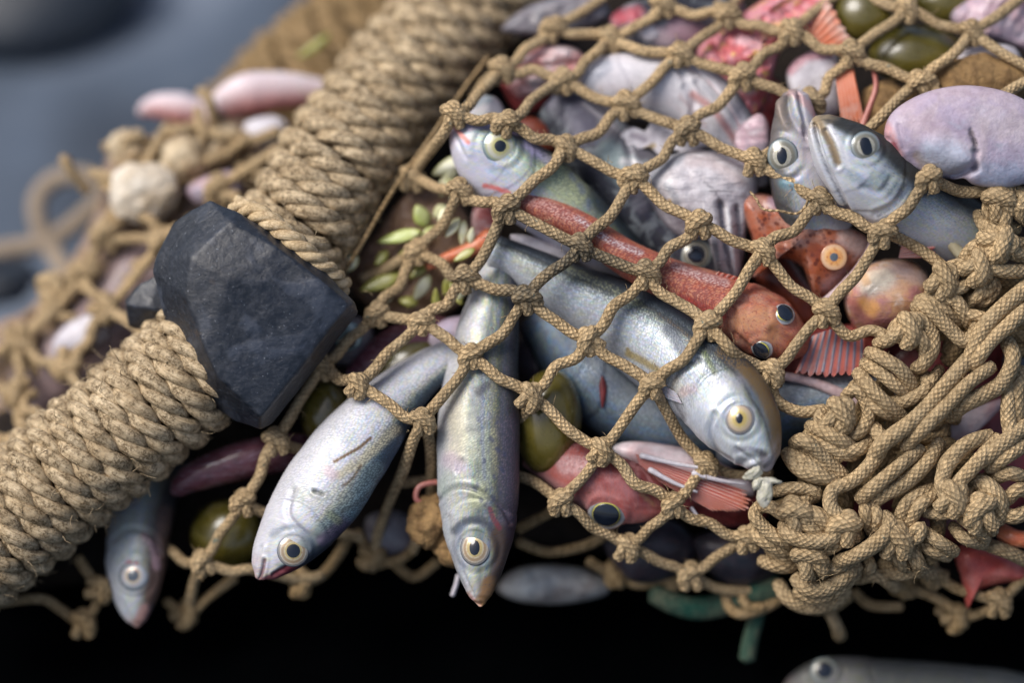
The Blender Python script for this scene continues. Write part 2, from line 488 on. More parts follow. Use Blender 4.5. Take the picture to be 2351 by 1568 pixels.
SKIN = {}
def fish(name, label, spine, prof, mat, eyes=(), dors=-1, roll=0, wf=.72, over_t=None, hl=.24, seg=(150, 64), cat='fish', group=None,
         gill=1.0, mouth=1.0, under=True, lump=1.5, mouth_ang=.32, rollgrad=0.0, ring=1.0, body_name='body', paint=(), crease=()):
    NS, M = seg
    if isinstance(mat, tuple): mat, paint, crease = mat
    P = catmull(np.array(spine, float), 400)
    L = np.linalg.norm(np.diff(P, axis=0), axis=1).sum()
    t = np.linspace(0, 1, NS) ** 1.25
    P = np.stack([np.interp(t, np.linspace(0, 1, 400), P[:, k]) for k in range(3)], 1)
    pr = np.array([(p[0], p[1], p[2] if len(p) > 2 else p[1], p[3] if len(p) > 3 else p[1] * wf) for p in prof], float)
    tt = np.linspace(0, 1, 400)
    def sm(col):
        y = np.interp(tt, pr[:, 0], col)
        for _ in range(2):
            y2 = np.convolve(np.pad(y, 9, mode='edge'), np.ones(19) / 19, 'valid'); y2[:6] = y[:6] * .5 + y2[:6] * .5; y = y2
        return np.interp(t, tt, y)
    ht, hb, w = sm(pr[:, 1]), sm(pr[:, 2]), sm(pr[:, 3])
    rnd = np.sqrt(np.clip(t / .03, 0.0, 1)) * .93 + .07
    rnd2 = np.sqrt(np.clip((1 - t) / .02, 0, 1)) * .95 + .05
    ht, hb, w = ht * rnd * rnd2, hb * rnd * rnd2, w * rnd * rnd2
    T = norm(np.gradient(P, axis=0))
    D = norm(np.stack([dors * T[:, 1], -dors * T[:, 0], np.zeros(NS)], 1))
    Z = norm(np.cross(T, D)); Z[Z[:, 2] < 0] *= -1
    ra = np.radians(roll + rollgrad * t)[:, None]
    Dv = np.cos(ra) * D + np.sin(ra) * Z; Lv = np.cos(ra) * Z - np.sin(ra) * D
    th = np.linspace(0, 2 * np.pi, M, endpoint=False)
    c, s_ = np.cos(th), np.sin(th)
    y = np.where(c[None] > 0, ht[:, None], hb[:, None]) * np.sign(c)[None] * np.abs(c)[None] ** .93
    z = w[:, None] * s_[None] * np.abs(s_)[None] ** -.0
    V = P[:, None] + Dv[:, None] * y[..., None] + Lv[:, None] * z[..., None]
    N = norm(Dv[:, None] * (c / 1.0)[None, :, None] * (w / (ht + hb + 1e-6) * 2)[:, None, None] + Lv[:, None] * s_[None, :, None])
    a = (t * L)[:, None] + 0 * y
    b = y
    hlp = hl * L
    Hg = np.interp(hl, t, hb) + 1e-6
    side = np.abs(s_)[None] ** .6
    disp = np.zeros_like(y)
    ag = hlp * (1.0 - .22 * (b / Hg) ** 2 + .05 * b / Hg)
    x = a - ag
    disp += gill * .030 * Hg * np.where(x < 0, sstep(x, -.55 * hlp, 0), 1 - sstep(x, 0, 7)) * side
    disp -= gill * .014 * Hg * np.exp(-((x - 7) / 6) ** 2) * side
    ap = hlp * (.70 - .18 * (b / Hg) ** 2)
    x = a - ap
    disp += gill * .012 * Hg * np.where(x < 0, sstep(x, -.2 * hlp, 0), 1 - sstep(x, 0, 6)) * side * (b < .35 * Hg)
    # jaw line
    if mouth > 0:
        x0, y0 = 0.0, -.03 * Hg; x1, y1 = mouth_ang * hlp, -.30 * Hg
        px, py = a - x0, b - y0
        lx, ly = x1 - x0, y1 - y0
        q = np.clip((px * lx + py * ly) / (lx * lx + ly * ly), 0, 1)
        dd = np.hypot(px - q * lx, py - q * ly)
        disp -= mouth * .085 * Hg * np.exp(-(dd / (.055 * Hg)) ** 2) * (1 - .5 * q)
        dd2 = np.hypot(px - q * lx, py - q * ly - .10 * Hg)
        disp += mouth * .03 * Hg * np.exp(-(dd2 / (.08 * Hg)) ** 2)
    epos = []
    front = Lv[:, None, 2] * s_[None] + Dv[:, None, 2] * c[None]
    for e in eyes:
        d2 = (V[..., 0] - e['u']) ** 2 + (V[..., 1] - e['v']) ** 2 + np.where(N[..., 2] > .05, 0, 1e9)
        i, j = np.unravel_index(np.argmin(d2), d2.shape)
        r = e['r']
        rr = np.linalg.norm(V - V[i, j], axis=-1)
        disp += ring * .035 * r * np.exp(-((rr - 1.10 * r) / (.16 * r)) ** 2) - ring * .05 * r * np.exp(-((rr - 1.42 * r) / (.18 * r)) ** 2)
        disp = np.where(rr < r, disp * .3, disp)
        epos.append((i, j, e))
    # nostril and small dents
    disp += lump * wob(np.stack([a / 100, b / 100, 0 * a + 3], -1), 3.2, abs(hash(label)) % 999 if False else len(label) * 7 + int(spine[0][0]) % 91) * .9
    disp += .35 * lump * wob(np.stack([a / 100, b / 100, 0 * a + 3], -1), 11., len(label) + 5)
    fade = np.clip(t / .05, 0, 1)[:, None]
    V = V + N * (disp * fade)[..., None]
    face = sstep(N[..., 2], -.25, .05)
    for pts, w_, dep in crease:
        pts = catmull(pts, 24) if len(pts) > 2 else pts
        dd = line_dist(V[..., :2], pts)
        V = V - N * (face * dep * (np.exp(-(dd / w_) ** 2) - .35 * np.exp(-((dd - 2.2 * w_) / w_) ** 2)))[..., None]
    pc = marks(np.concatenate([V, V[-1:]], 0), np.concatenate([face, face[-1:] * 0], 0), paint) if paint else None
    tail = np.repeat(P[-1][None], M, 0)[None]; 
    V2 = np.concatenate([V, tail], 0); NS2 = NS + 1
    i = np.arange(NS2 - 1)[:, None] * M; j = np.arange(M)[None]; j2 = (j + 1) % M
    F = np.stack([i + j, i + j2, i + M + j2, i + M + j], -1).reshape(-1, 4)
    if dors > 0: pass
    arc = np.abs(np.where(th > np.pi, 2 * np.pi - th, th))
    co1 = np.stack([t[:, None] + 0 * y, c[None] + 0 * y, np.sign(s_)[None] + 0 * y], -1)
    off = (int(spine[0][0]) % 37) * .9
    co2 = np.stack([a / 100 + off, arc[None] * ((ht + hb) * .5 + w)[:, None] * .5 / 100 , np.where(s_ >= 0, 0., 5.)[None] * 0 + 0 * y + off], -1)
    co1 = np.concatenate([co1, co1[-1:]], 0); co2 = np.concatenate([co2, co2[-1:]], 0)
    root = thing(name, P[NS // 2], label, cat, group)
    link_mesh(body_name, V2.reshape(-1, 3), F, co1.reshape(-1, 3), co2.reshape(-1, 3), mat, root, paint=pc)
    SKIN[root.name] = V[N[..., 2] > .1]
    if under:
        sel = V if over_t is None else V[t > over_t]
        hm_add(sel.reshape(-1, 3))
    for i, j, e in epos:
        add_eye(root, V[i, j] - N[i, j] * .10 * e['r'], N[i, j], e['r'], e.get('iris', IRIS), e.get('pm', PUPIL), asp=e.get('asp', 1), pr=e.get('pr', .5), h=e.get('h', .34),
                look=e.get('look', (0, 0)), tilt=e.get('tilt', .45), slit=e.get('slit', 1.0), ang=e.get('ang', 0))
    return root

def fin(parent, name, base, tips, mat, nray=9, m=10, thick=2.5, ridge=2.5, jag=.12, curl=0.0, seed=1, label=None, drape=None):
    cols = nray * 4 + 1
    B = catmull(np.array(base, float), cols); Tp = catmull(np.array(tips, float), cols)
    r = np.random.default_rng(seed)
    x = np.linspace(0, nray, cols)
    ray = np.abs(np.cos(np.pi * x))
    ln = 1 - jag * (1 - ray) - jag * .5 * np.interp(x, np.arange(nray + 1), r.uniform(0, 1, nray + 1))
    V, A = [], []
    for k in range(m + 1):
        f = (k / m) * ln
        p = B + (Tp - B) * f[:, None]
        p[:, 2] += curl * np.sin(np.pi * k / m) + ridge * ray * (.4 + .6 * k / m)
        th = thick * (1 - .7 * k / m) + .6
        if drape is not None:
            for c_ in range(cols):
                d2 = (drape[:, 0] - p[c_, 0]) ** 2 + (drape[:, 1] - p[c_, 1]) ** 2
                p[c_, 2] = drape[np.argsort(d2)[:7], 2].max() + 4 + ridge * ray[c_] * .6 + curl * math.sin(math.pi * k / m)
        q = p.copy(); q[:, 2] -= th
        V.append(np.vstack([p, q[::-1]]))
        aa = np.stack([np.full(cols, k / m), x, ray], 1); A.append(np.vstack([aa, aa[::-1]]))
    n2 = 2 * cols
    V = np.vstack(V); A = np.vstack(A)
    F = [(k * n2 + j, k * n2 + (j + 1) % n2, (k + 1) * n2 + (j + 1) % n2, (k + 1) * n2 + j) for k in range(m) for j in range(n2)]
    ob = link_mesh(name, V, np.array(F), A, V / 100, mat, parent)
    if label: ob['label'] = label
    return ob

def pillow_data(outline, d0, thick, grad=(0, 0), center=None, lump=2.0, freq=3.0, K=22, M=110, back=.6, power=2.2, seed=3, crease=()):
    O = catmull(np.array(outline, float)[:, :2], M, closed=True)
    c = O.mean(0) if center is None else np.array(center, float)
    def layer(sgn, K):
        rows, rr = [], []
        for k in range(K + 1):
            rho = (k / K) ** .8
            q = c + (O - c) * rho
            z = np.full(M, thick * sgn * max(0, 1 - rho ** power) ** .5)
            rows.append(np.column_stack([q, z])); rr.append(np.full(M, rho))
        return np.array(rows), np.array(rr)
    Ft, R = layer(1, K); Bk, R2 = layer(-back, 8)
    dz = lump * wob(np.stack([Ft[..., 0] / 100, Ft[..., 1] / 100], -1), freq, seed) + .4 * lump * wob(np.stack([Ft[..., 0] / 100, Ft[..., 1] / 100], -1), freq * 3.5, seed + 1)
    Ft[..., 2] += dz * (1 - R ** 6)
    for (a, b, w, dep) in crease:
        a, b = np.array(a, float), np.array(b, float)
        ab = b - a
        s = np.clip(((Ft[..., :2] - a) @ ab) / (ab @ ab), 0, 1)
        dd = np.linalg.norm(Ft[..., :2] - a - s[..., None] * ab, axis=-1)
        Ft[..., 2] -= dep * np.exp(-(dd / w) ** 2)
    V = np.concatenate([Ft, Bk[::-1][1:]], 0)
    rad = np.concatenate([R, R2[::-1][1:]], 0)
    V[..., 2] += d0 + grad[0] * (V[..., 0] - c[0]) + grad[1] * (V[..., 1] - c[1])
    n = V.shape[0]
    i = np.arange(n - 1)[:, None] * M; j = np.arange(M)[None]; j2 = (j + 1) % M
    F = np.stack([i + j, i + M + j, i + M + j2, i + j2], -1).reshape(-1, 4)
    co1 = np.stack([rad, rad * 0, rad * 0], -1).reshape(-1, 3)
    V = V.reshape(-1, 3)
    return V, F, co1, V / 100 + np.array([seed * .37, 0, 0])

def pillow(name, label, cat, outline, d0, thick, mat, under=True, group=None, parent=None, paint=(), **kw):
    V, F, a, b = pillow_data(outline, d0, thick, **kw)
    pc = marks(V, (V[:, 2] > np.percentile(V[:, 2], 12)) * 1.0, paint) if paint else None
    if under: hm_add(V)
    if parent is not None:
        return link_mesh(name, V, F, a, b, mat, parent, paint=pc)
    root_o = W(V.mean(0))
    ob = link_mesh(name, V, F, a, b, mat, None, root_o, paint=pc)
    return tag(ob, label, cat, group)

def blob_data(c, rad, lump=0.05, freq=2.0, seed=1, K=36, M=56, rot=0.0):
    th = np.linspace(0.001, np.pi - .001, K)[:, None]; ph = np.linspace(0, 2 * np.pi, M, endpoint=False)[None]
    d = np.stack([np.sin(th) * np.cos(ph), np.sin(th) * np.sin(ph), np.cos(th) + 0 * ph], -1)
    k = 1 + lump * wob(d, freq, seed) + .5 * lump * wob(d, freq * 2.7, seed + 9)
    p = d * k[..., None] * np.array(rad)
    ca, sa = math.cos(rot), math.sin(rot)
    p = np.stack([p[..., 0] * ca - p[..., 1] * sa, p[..., 0] * sa + p[..., 1] * ca, p[..., 2]], -1)
    V = (p + np.array(c, float)).reshape(-1, 3)
    i = np.arange(K - 1)[:, None] * M; j = np.arange(M)[None]; j2 = (j + 1) % M
    F = np.stack([i + j, i + M + j, i + M + j2, i + j2], -1).reshape(-1, 4)
    co1 = np.stack([th / np.pi + 0 * ph, ph / 6.283 + 0 * th, 0 * th * ph], -1).reshape(-1, 3)
    return V, F, co1, d.reshape(-1, 3) * 1.3 + seed

def blob(name, label, cat, c, rad, mat, under=True, group=None, **kw):
    V, F, a, b = blob_data(c, rad, **kw)
    if under: hm_add(V)
    return tag(link_mesh(name, V, F, a, b, mat, None, W(np.array(c, float))), label, cat, group)

def roll_mesh(axis, R, rope_r, pitch, mat_s, mat_core, parent, s0=0.0, s1=1.0, ring=9, step=8.0, name='rope_wrapping', lean=0.0, jitter=2.0, phase=0.0, twist=180.0, ns=3):
    A = catmull(np.array(axis, float), 500)
    Ls = np.r_[0, np.cumsum(np.linalg.norm(np.diff(A, axis=0), axis=1))]
    L = Ls[-1]
    T, N, B = frames(A)
    rc = R - rope_r
    circ = 2 * np.pi * rc
    turns = (s1 - s0) * L / pitch
    n = int(turns * math.hypot(circ, pitch) / step)
    f = np.linspace(0, 1, n)
    ph = 2 * np.pi * turns * f + phase
    s = s0 * L + (s1 - s0) * L * f + lean * np.cos(ph)
    s += jitter * wob(f[:, None] * turns, 2.0, 11)
    g = lambda X: np.stack([np.interp(s, Ls, X[:, k]) for k in range(3)], 1)
    c, Nn, Bb = g(A), norm(g(N)), norm(g(B))
    rad = np.cos(ph)[:, None] * Nn + np.sin(ph)[:, None] * Bb
    rr = rc + jitter * 1.2 * wob(f[:, None] * turns, 5.0, 12)
    C0 = c + rad * rr[:, None]
    Tt = norm(np.gradient(C0, axis=0)); side = np.cross(Tt, rad)
    ll = np.r_[0, np.cumsum(np.linalg.norm(np.diff(C0, axis=0), axis=1))]
    mb = MB()
    sr = rope_r * .54
    for k in range(ns):
        tw = ll / twist * 2 * np.pi + k * 2 * np.pi / ns
        P = C0 + (np.cos(tw)[:, None] * rad + np.sin(tw)[:, None] * side) * (rope_r * .5)
        rj = sr * (1 + .10 * wob(f[:, None] * turns, 9.0, 20 + k))
        mb.tube(P, rj, ring, True, off=k * 3.7)
    mb.build(name, mat_s, parent)
    co = MB(); k0, k1 = int(s0 * 499), int(s1 * 499)
    co.tube(A[k0:k1:6], R - rope_r * 1.5, 28).build('core', mat_core, parent)

def ns_depth(u, v):
    d = 0.0
    if v < 520: d -= (.55 - .22 * min(1, max(0, (u - 1300) / 500))) * (520 - v)
    if v > 1040: d -= ((v - 1040) / 100.) ** 2 * 26
    if v < 820 and u < 1150: d -= 130 * min(1, (1150 - u) / 200.)
    return d
# ------------------------------------------------------------------ materials
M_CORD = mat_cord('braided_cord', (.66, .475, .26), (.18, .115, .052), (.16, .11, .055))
M_CORD_DARK = mat_cord('dark_cord', (.44, .295, .14), (.13, .08, .035), (.13, .085, .035))  # darker cord colour for hanging, deep and lacing strands
M_STRAND = mat_strand('hemp_strand', (.74, .60, .40), (.36, .26, .145), (.085, .055, .025))
M_CORE = mat_simple('rope_core', (.10, .065, .03), (.05, .03, .015), 120, .9)
M_FARROPE = mat_strand('far_hemp', (.40, .275, .14), (.22, .145, .065), (.12, .08, .035))
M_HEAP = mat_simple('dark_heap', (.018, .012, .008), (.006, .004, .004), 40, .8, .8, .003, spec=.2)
M_SHADE = mat_simple('shade_black', (.0010, .0012, .0015), (.0006, .0008, .001), 14, .9, .3, .002, spec=.0)  # near black without gloss: deep shade put into the colour
M_STONE = None
PUPIL = mat_simple('pupil_black', (.006, .009, .016), (.010, .014, .024), 300, .12, .05, .0001, coat=.6)
PUPIL_GREY = mat_simple('pupil_grey', (.10, .12, .15), (.06, .08, .10), 300, .3, .05, .0001, coat=.4)
IRIS = mat_eye('iris_cream', [(0, (.40, .32, .12)), (.46, (.48, .36, .12)), (.54, (.50, .41, .22)), (.68, (.46, .36, .25)), (.78, (.46, .36, .27)), (.84, (.15, .13, .11)), (.90, (.26, .25, .26)), (1, (.18, .19, .22))], (.46, .36, .06), .6)
IRIS_GOLD = mat_eye('iris_gold', [(0, (.35, .28, .10)), (.50, (.44, .36, .16)), (.56, (.52, .46, .32)), (.64, (.30, .22, .13)), (.75, (.36, .28, .19)), (.81, (.50, .46, .40)), (.86, (.22, .20, .17)), (.93, (.22, .23, .24)), (1, (.12, .13, .16))], (.36, .18, .08), .8)
IRIS_LEMON = mat_eye('iris_lemon', [(0, (.4, .4, .2)), (.46, (.46, .43, .20)), (.54, (.52, .50, .36)), (.70, (.50, .50, .44)), (.80, (.36, .38, .22)), (.88, (.20, .26, .24)), (1, (.12, .18, .24))], (.48, .46, .10), .7)
IRIS_SILVER = mat_eye('iris_silver', [(0, (.4, .4, .3)), (.50, (.42, .40, .32)), (.57, (.48, .46, .40)), (.62, (.20, .19, .15)), (.76, (.19, .19, .155)), (.88, (.26, .29, .29)), (1, (.08, .12, .14))], (.20, .18, .10), .6)
IRIS_BLUE = mat_eye('iris_pale_blue', [(0, (.4, .35, .25)), (.42, (.52, .44, .30)), (.58, (.50, .50, .48)), (.72, (.42, .46, .50)), (.85, (.26, .30, .34)), (1, (.16, .19, .22))], (.5, .10, .08), .7)
IRIS_AMBER = mat_eye('iris_amber', [(0, (.45, .36, .06)), (.60, (.52, .46, .06)), (.68, (.50, .46, .08)), (.72, (.12, .12, .10)), (.80, (.26, .28, .30)), (.9, (.40, .40, .42)), (1, (.30, .16, .16))], (.2, .2, .2), .2)
IRIS_ORANGE = mat_eye('iris_orange_ring', [(0, (.62, .30, .10)), (.5, (.72, .36, .11)), (.66, (.74, .45, .20)), (.85, (.66, .42, .26)), (1, (.42, .18, .09))], (.40, .08, .03), .7)

SIL = dict(tint=.34, metal=.30)
F_A = mat_fish('skin_hanging', [(0, (.60, .60, .66)), (.48, (.62, .60, .55)), (.55, (.40, .42, .38)), (.62, (.24, .27, .25)), (.70, (.38, .40, .36)), (.76, (.26, .30, .38)), (.80, (.32, .32, .19)), (.84, (.20, .20, .14)), (.89, (.22, .20, .22)), (.95, (.12, .095, .11)), (1, (.05, .035, .035))],
               head=(.40, .42, .45), head_amt=.5, hl=.235, speck=.8, speck_c=(.035, .04, .08), dirt=.4, snout=(.30, .17, .08), snout_amt=.9, scale=.7, tint=.5, metal=.3, fibre=1.8)
F_B = mat_fish('skin_white_belly', [(0, (.66, .655, .70)), (.72, (.66, .65, .69)), (.79, (.58, .57, .50)), (.85, (.28, .35, .38)), (.91, (.12, .19, .25)), (.95, (.08, .13, .20)), (1, (.035, .05, .09))],
               head=(.54, .53, .58), head_amt=.5, hl=.24, speck=.25, dirt=.25, snout=(.40, .20, .20), snout_amt=.6, scale=.8, tint=.3, metal=.25, fibre=1.3)
F_C = mat_fish('skin_dim', [(0, (.50, .54, .60)), (.6, (.48, .51, .52)), (.78, (.30, .29, .25)), (.88, (.13, .09, .07)), (1, (.05, .03, .02))],
               head=(.52, .52, .58), hl=.30, speck=.4, dirt=.3, snout=(.34, .20, .17), snout_amt=.8, **SIL)
F_D = mat_fish('skin_bright_silver', [(0, (.64, .66, .72)), (.66, (.62, .65, .69)), (.74, (.46, .50, .50)), (.81, (.26, .28, .22)), (.84, (.065, .055, .035)), (.87, (.18, .22, .26)), (.93, (.08, .10, .13)), (1, (.05, .035, .02))],
               head=(.60, .62, .64), head_amt=.7, hl=.25, speck=.30, dirt=.18, snout=(.50, .46, .50), snout_amt=.7, scale=1.1, tint=.32, metal=.55, fibre=1.5, blotch=(.07, .09, .12), blotch_amt=.0)
F_E = mat_fish('skin_lilac_green', [(0, (.60, .56, .64)), (.5, (.56, .55, .62)), (.64, (.50, .55, .47)), (.80, (.38, .44, .34)), (.90, (.11, .15, .15)), (1, (.05, .07, .06))],
               head=(.56, .55, .64), head_amt=.7, hl=.33, speck=.6, speck_c=(.05, .08, .20), snout=(.50, .22, .20), snout_amt=.8, tint=.42, metal=.25)
F_F = mat_fish('skin_grey_head', [(0, (.62, .58, .62)), (.55, (.58, .56, .60)), (.70, (.46, .45, .46)), (.82, (.26, .24, .22)), (1, (.09, .075, .065))],
               head=(.50, .47, .50), head_amt=.5, hl=.6, speck=.3, snout=(.36, .28, .26), snout_amt=.6, **SIL)
F_G = mat_fish('skin_dark_back', [(0, (.64, .63, .68)), (.60, (.60, .62, .66)), (.74, (.46, .49, .52)), (.84, (.18, .22, .25)), (.91, (.06, .065, .065)), (1, (.025, .025, .02))],
               head=(.60, .61, .66), head_amt=.45, hl=.45, speck=.5, snout=(.34, .27, .18), snout_amt=.9, dirt=.15, **SIL)
F_DARK = mat_fish('skin_purple_grey', [(0, (.30, .28, .32)), (.4, (.22, .20, .24)), (.6, (.12, .11, .15)), (.8, (.07, .06, .09)), (1, (.035, .03, .045))],
                  head=(.20, .20, .22), hl=.2, speck=.3, blotch=(.34, .38, .40), blotch_amt=.55, **SIL)
F_BLUE = mat_fish('skin_steel_blue', [(0, (.50, .54, .58)), (.35, (.40, .45, .50)), (.55, (.22, .28, .34)), (.7, (.10, .16, .22)), (.85, (.05, .09, .13)), (1, (.025, .04, .05))],
                  head=(.42, .44, .48), hl=.2, speck=.3, scale=1.5, tint=.45, metal=.6, fibre=1.6, tints=((.7, .95, 1.5), (.9, 1.2, 1.05), (1.15, 1.05, .8)))
F_PLAIN = mat_fish('skin_plain_silver', [(0, (.56, .58, .62)), (.5, (.46, .48, .50)), (.7, (.26, .28, .28)), (1, (.08, .08, .08))], head=(.48, .48, .54), **SIL)
F_RED = mat_fish('skin_red', [(0, (.56, .34, .34)), (.3, (.44, .12, .10)), (.6, (.30, .05, .04)), (.8, (.24, .035, .03)), (1, (.20, .03, .022))],
                 dirt=.45, blotch=(.50, .22, .20), blotch_amt=.6, head=(.36, .07, .06), head_amt=.6, hl=.42, tint=.20, scale=.9, speck=.7, speck_c=(.18, .02, .015), metal=.05, rough=.44, fibre=1.6,
                 tints=((1.15, 1.9, 1.9), (.8, .5, .5), (.8, 1.1, .9)), snout=(.30, .05, .04), snout_amt=.5)
F_GURN = mat_fish('skin_orange_red', [(0, (.62, .44, .42)), (.30, (.66, .38, .34)), (.50, (.58, .19, .12)), (.72, (.50, .13, .07)), (1, (.52, .17, .10))],
                  head=(.46, .10, .06), head_amt=.85, hl=.26, dirt=.35, blotch=(.64, .34, .22), blotch_amt=.5, tint=.25, scale=1.1, speck=.8, speck_c=(.26, .03, .015), metal=.05, rough=.46, fibre=1.8,
                  tints=((1.1, 1.6, 1.6), (1.1, 1.3, .7), (.75, .45, .4)), snout=(.34, .06, .04), snout_amt=.6)
F_PINK = mat_fish('skin_pink', [(0, (.45, .09, .07)), (.25, (.56, .18, .15)), (.5, (.66, .36, .34)), (.72, (.72, .58, .60)), (1, (.76, .72, .76))],
                  head=(.62, .30, .27), head_amt=.5, hl=.3, tint=.2, scale=.2, speck=.1, metal=.05, tints=((1.05, .85, .85), (1, 1, 1.03), (.9, .65, .6)))
F_MAUVE = mat_flesh('flesh_mauve', [(.06, .018, .028), (.11, .035, .05), (.15, .06, .085)], 2.4, .16, streaks=(.36, .30, .40), streak_amt=.55, coat=.9)
F_WHITE = mat_flesh('flesh_white', [(.40, .37, .42), (.58, .55, .58), (.70, .68, .70)], 1.8, .35, streaks=(.22, .21, .25), streak_amt=.35, spots=None, stretch=(.5, .5, 1))
F_WHITE2 = mat_flesh('flesh_white_clean', [(.50, .48, .54), (.64, .62, .66), (.70, .68, .72)], 1.2, .4, coat=.25)
F_WHITEPINK = mat_flesh('flesh_white_pink', [(.68, .66, .70), (.64, .52, .55), (.58, .28, .28)], 1.4, .35, streaks=(.40, .30, .34), streak_amt=.35, stretch=(.6, .6, 1))
F_FLAT = mat_flesh('flesh_flatfish', [(.50, .41, .48), (.52, .44, .50), (.44, .37, .48), (.42, .42, .52)], 1.3, .42, bump=.6, coat=.25, spots=(.30, .16, .11), spot_lo=.74)
F_SPECK = mat_flesh('flesh_rust_dots', [(.30, .062, .018), (.36, .09, .03), (.42, .20, .14), (.44, .26, .22)], 1.15, .3, dots=(.10, .015, .006), coat=.6)
F_RUST = mat_flesh('flesh_rust_dark', [(.10, .018, .006), (.16, .03, .01), (.20, .045, .02)], 1.8, .3, coat=.6)
F_LIP = mat_flesh('flesh_pale_lip', [(.52, .36, .36), (.60, .48, .50)], 3, .3)
F_BELLY = mat_flesh('flesh_glow_belly', [(.40, .14, .14), (.52, .24, .23), (.66, .36, .18), (.72, .58, .50), (.60, .34, .32)], 1.05, .25, coat=.8, streaks=(.55, .45, .56), streak_amt=.35)
F_REDYEL = mat_flesh('flesh_red_yellow', [(.50, .08, .09), (.60, .16, .17), (.66, .30, .34), (.60, .18, .16)], 1.6, .35, spots=(.66, .42, .10), spot_lo=.58)
F_PINKGREY = mat_flesh('flesh_pink_grey', [(.20, .19, .23), (.34, .30, .36), (.58, .40, .46), (.66, .58, .62)], 1.3, .35)
F_ROSE = mat_flesh('flesh_rose', [(.50, .12, .11), (.60, .28, .27), (.68, .50, .50), (.66, .60, .62)], 1.5, .35, streaks=(.46, .05, .04), streak_amt=.5)
F_GREY = mat_flesh('flesh_grey', [(.10, .10, .12), (.16, .16, .18), (.24, .23, .25)], 1.2, .4)
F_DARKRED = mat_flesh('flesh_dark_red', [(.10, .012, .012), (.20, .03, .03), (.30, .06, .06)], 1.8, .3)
F_REDWET = mat_flesh('flesh_wet_red', [(.34, .04, .03), (.44, .08, .06), (.52, .16, .13)], 1.6, .28)
F_ORANGE = mat_flesh('flesh_orange', [(.60, .13, .05), (.64, .20, .09), (.66, .30, .18)], 2.0, .28)
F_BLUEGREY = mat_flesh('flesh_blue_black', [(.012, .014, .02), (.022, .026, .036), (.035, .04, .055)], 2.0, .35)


# ------------------------------------------------------------------ markings of the skins, traced along each animal
PA = [([(1004, 1152), (1040, 1122), (1090, 1126), (1146, 1162), (1172, 1202)], 4, (.07, .06, .08), .6), ([(1050, 1366), (1076, 1380), (1106, 1386)], 4, (.16, .08, .07), .8), ([(1060, 960), (1076, 1040)], 26, (.50, .52, .38), .6), ([(1090, 900), (1084, 980)], 16, (.12, .13, .13), .6), ([(1120, 1000), (1116, 1080), (1096, 1150)], 18, (.34, .38, .26), .6), ([(1010, 1000), (1012, 1120), (1024, 1240)], 14, (.40, .46, .50), .5), ([(1200, 960), (1196, 1100), (1186, 1210), (1168, 1300)], 26, (.075, .035, .045), .9), ([(1160, 980), (1165, 1120), (1160, 1180)], 24, (.20, .14, .20), .45), ([(1140, 1226), (1152, 1290), (1128, 1372)], 20, (.10, .06, .035), .85), ([(1122, 1340), (1114, 1384)], 17, (.26, .14, .05), .95),
      ([(1074, 1368), (1098, 1394)], 8, (.55, .32, .30), .8), ([(1128, 780), (1131, 960), (1136, 1085)], 8, (.30, .28, .15), .5), ([(1110, 860), (1107, 990), (1112, 1100)], 4.5, (.14, .18, .36), .38), ([(1150, 860), (1152, 1000)], 5, (.08, .08, .12), .5),
      ([(1046, 900), (1044, 1040)], 22, (.68, .62, .48), .6), ([(1032, 1056), (1050, 1070)], 20, (.62, .50, .58), .6), ([(1046, 1218), (1070, 1198), (1104, 1196), (1122, 1208)], 12, (.06, .07, .09), .75), ([(1124, 1168), (1132, 1190), (1146, 1212)], 6, (.24, .05, .06), .8),
      ([(1086, 1148), (1104, 1136)], 22, (.48, .50, .30), .55), ([(1020, 1120), (1034, 1100)], 20, (.46, .54, .44), .5), ([(1060, 1210), (1046, 1260), (1060, 1300)], 10, (.20, .24, .32), .5), ([(1100, 900), (1118, 884)], 10, (.035, .035, .04), .7)]
for k_, q_ in enumerate([(1118, 1122), (1134, 1092), (1150, 1076), (1104, 1012), (1112, 1056), (1140, 1030), (1090, 1090), (1096, 1110), (1126, 1006), (1142, 968), (1098, 960), (1130, 1140), (1116, 1156), (1104, 1146), (1088, 1120), (1150, 1130), (1158, 1040)]):
    PA.append(([q_, (q_[0] + 4 * (k_ % 3 - 1), q_[1] + 6)], 3 + k_ % 3, (.05, .06, .12), .7))
CA = [([(1004, 1150), (1040, 1120), (1090, 1124), (1146, 1160), (1172, 1200)], 5, 4), ([(1052, 1370), (1078, 1384), (1104, 1388)], 4, 4), ([(1030, 1190), (1040, 1300), (1064, 1350)], 6, 3), ([(1058, 1060), (1052, 1082)], 6, 4)]
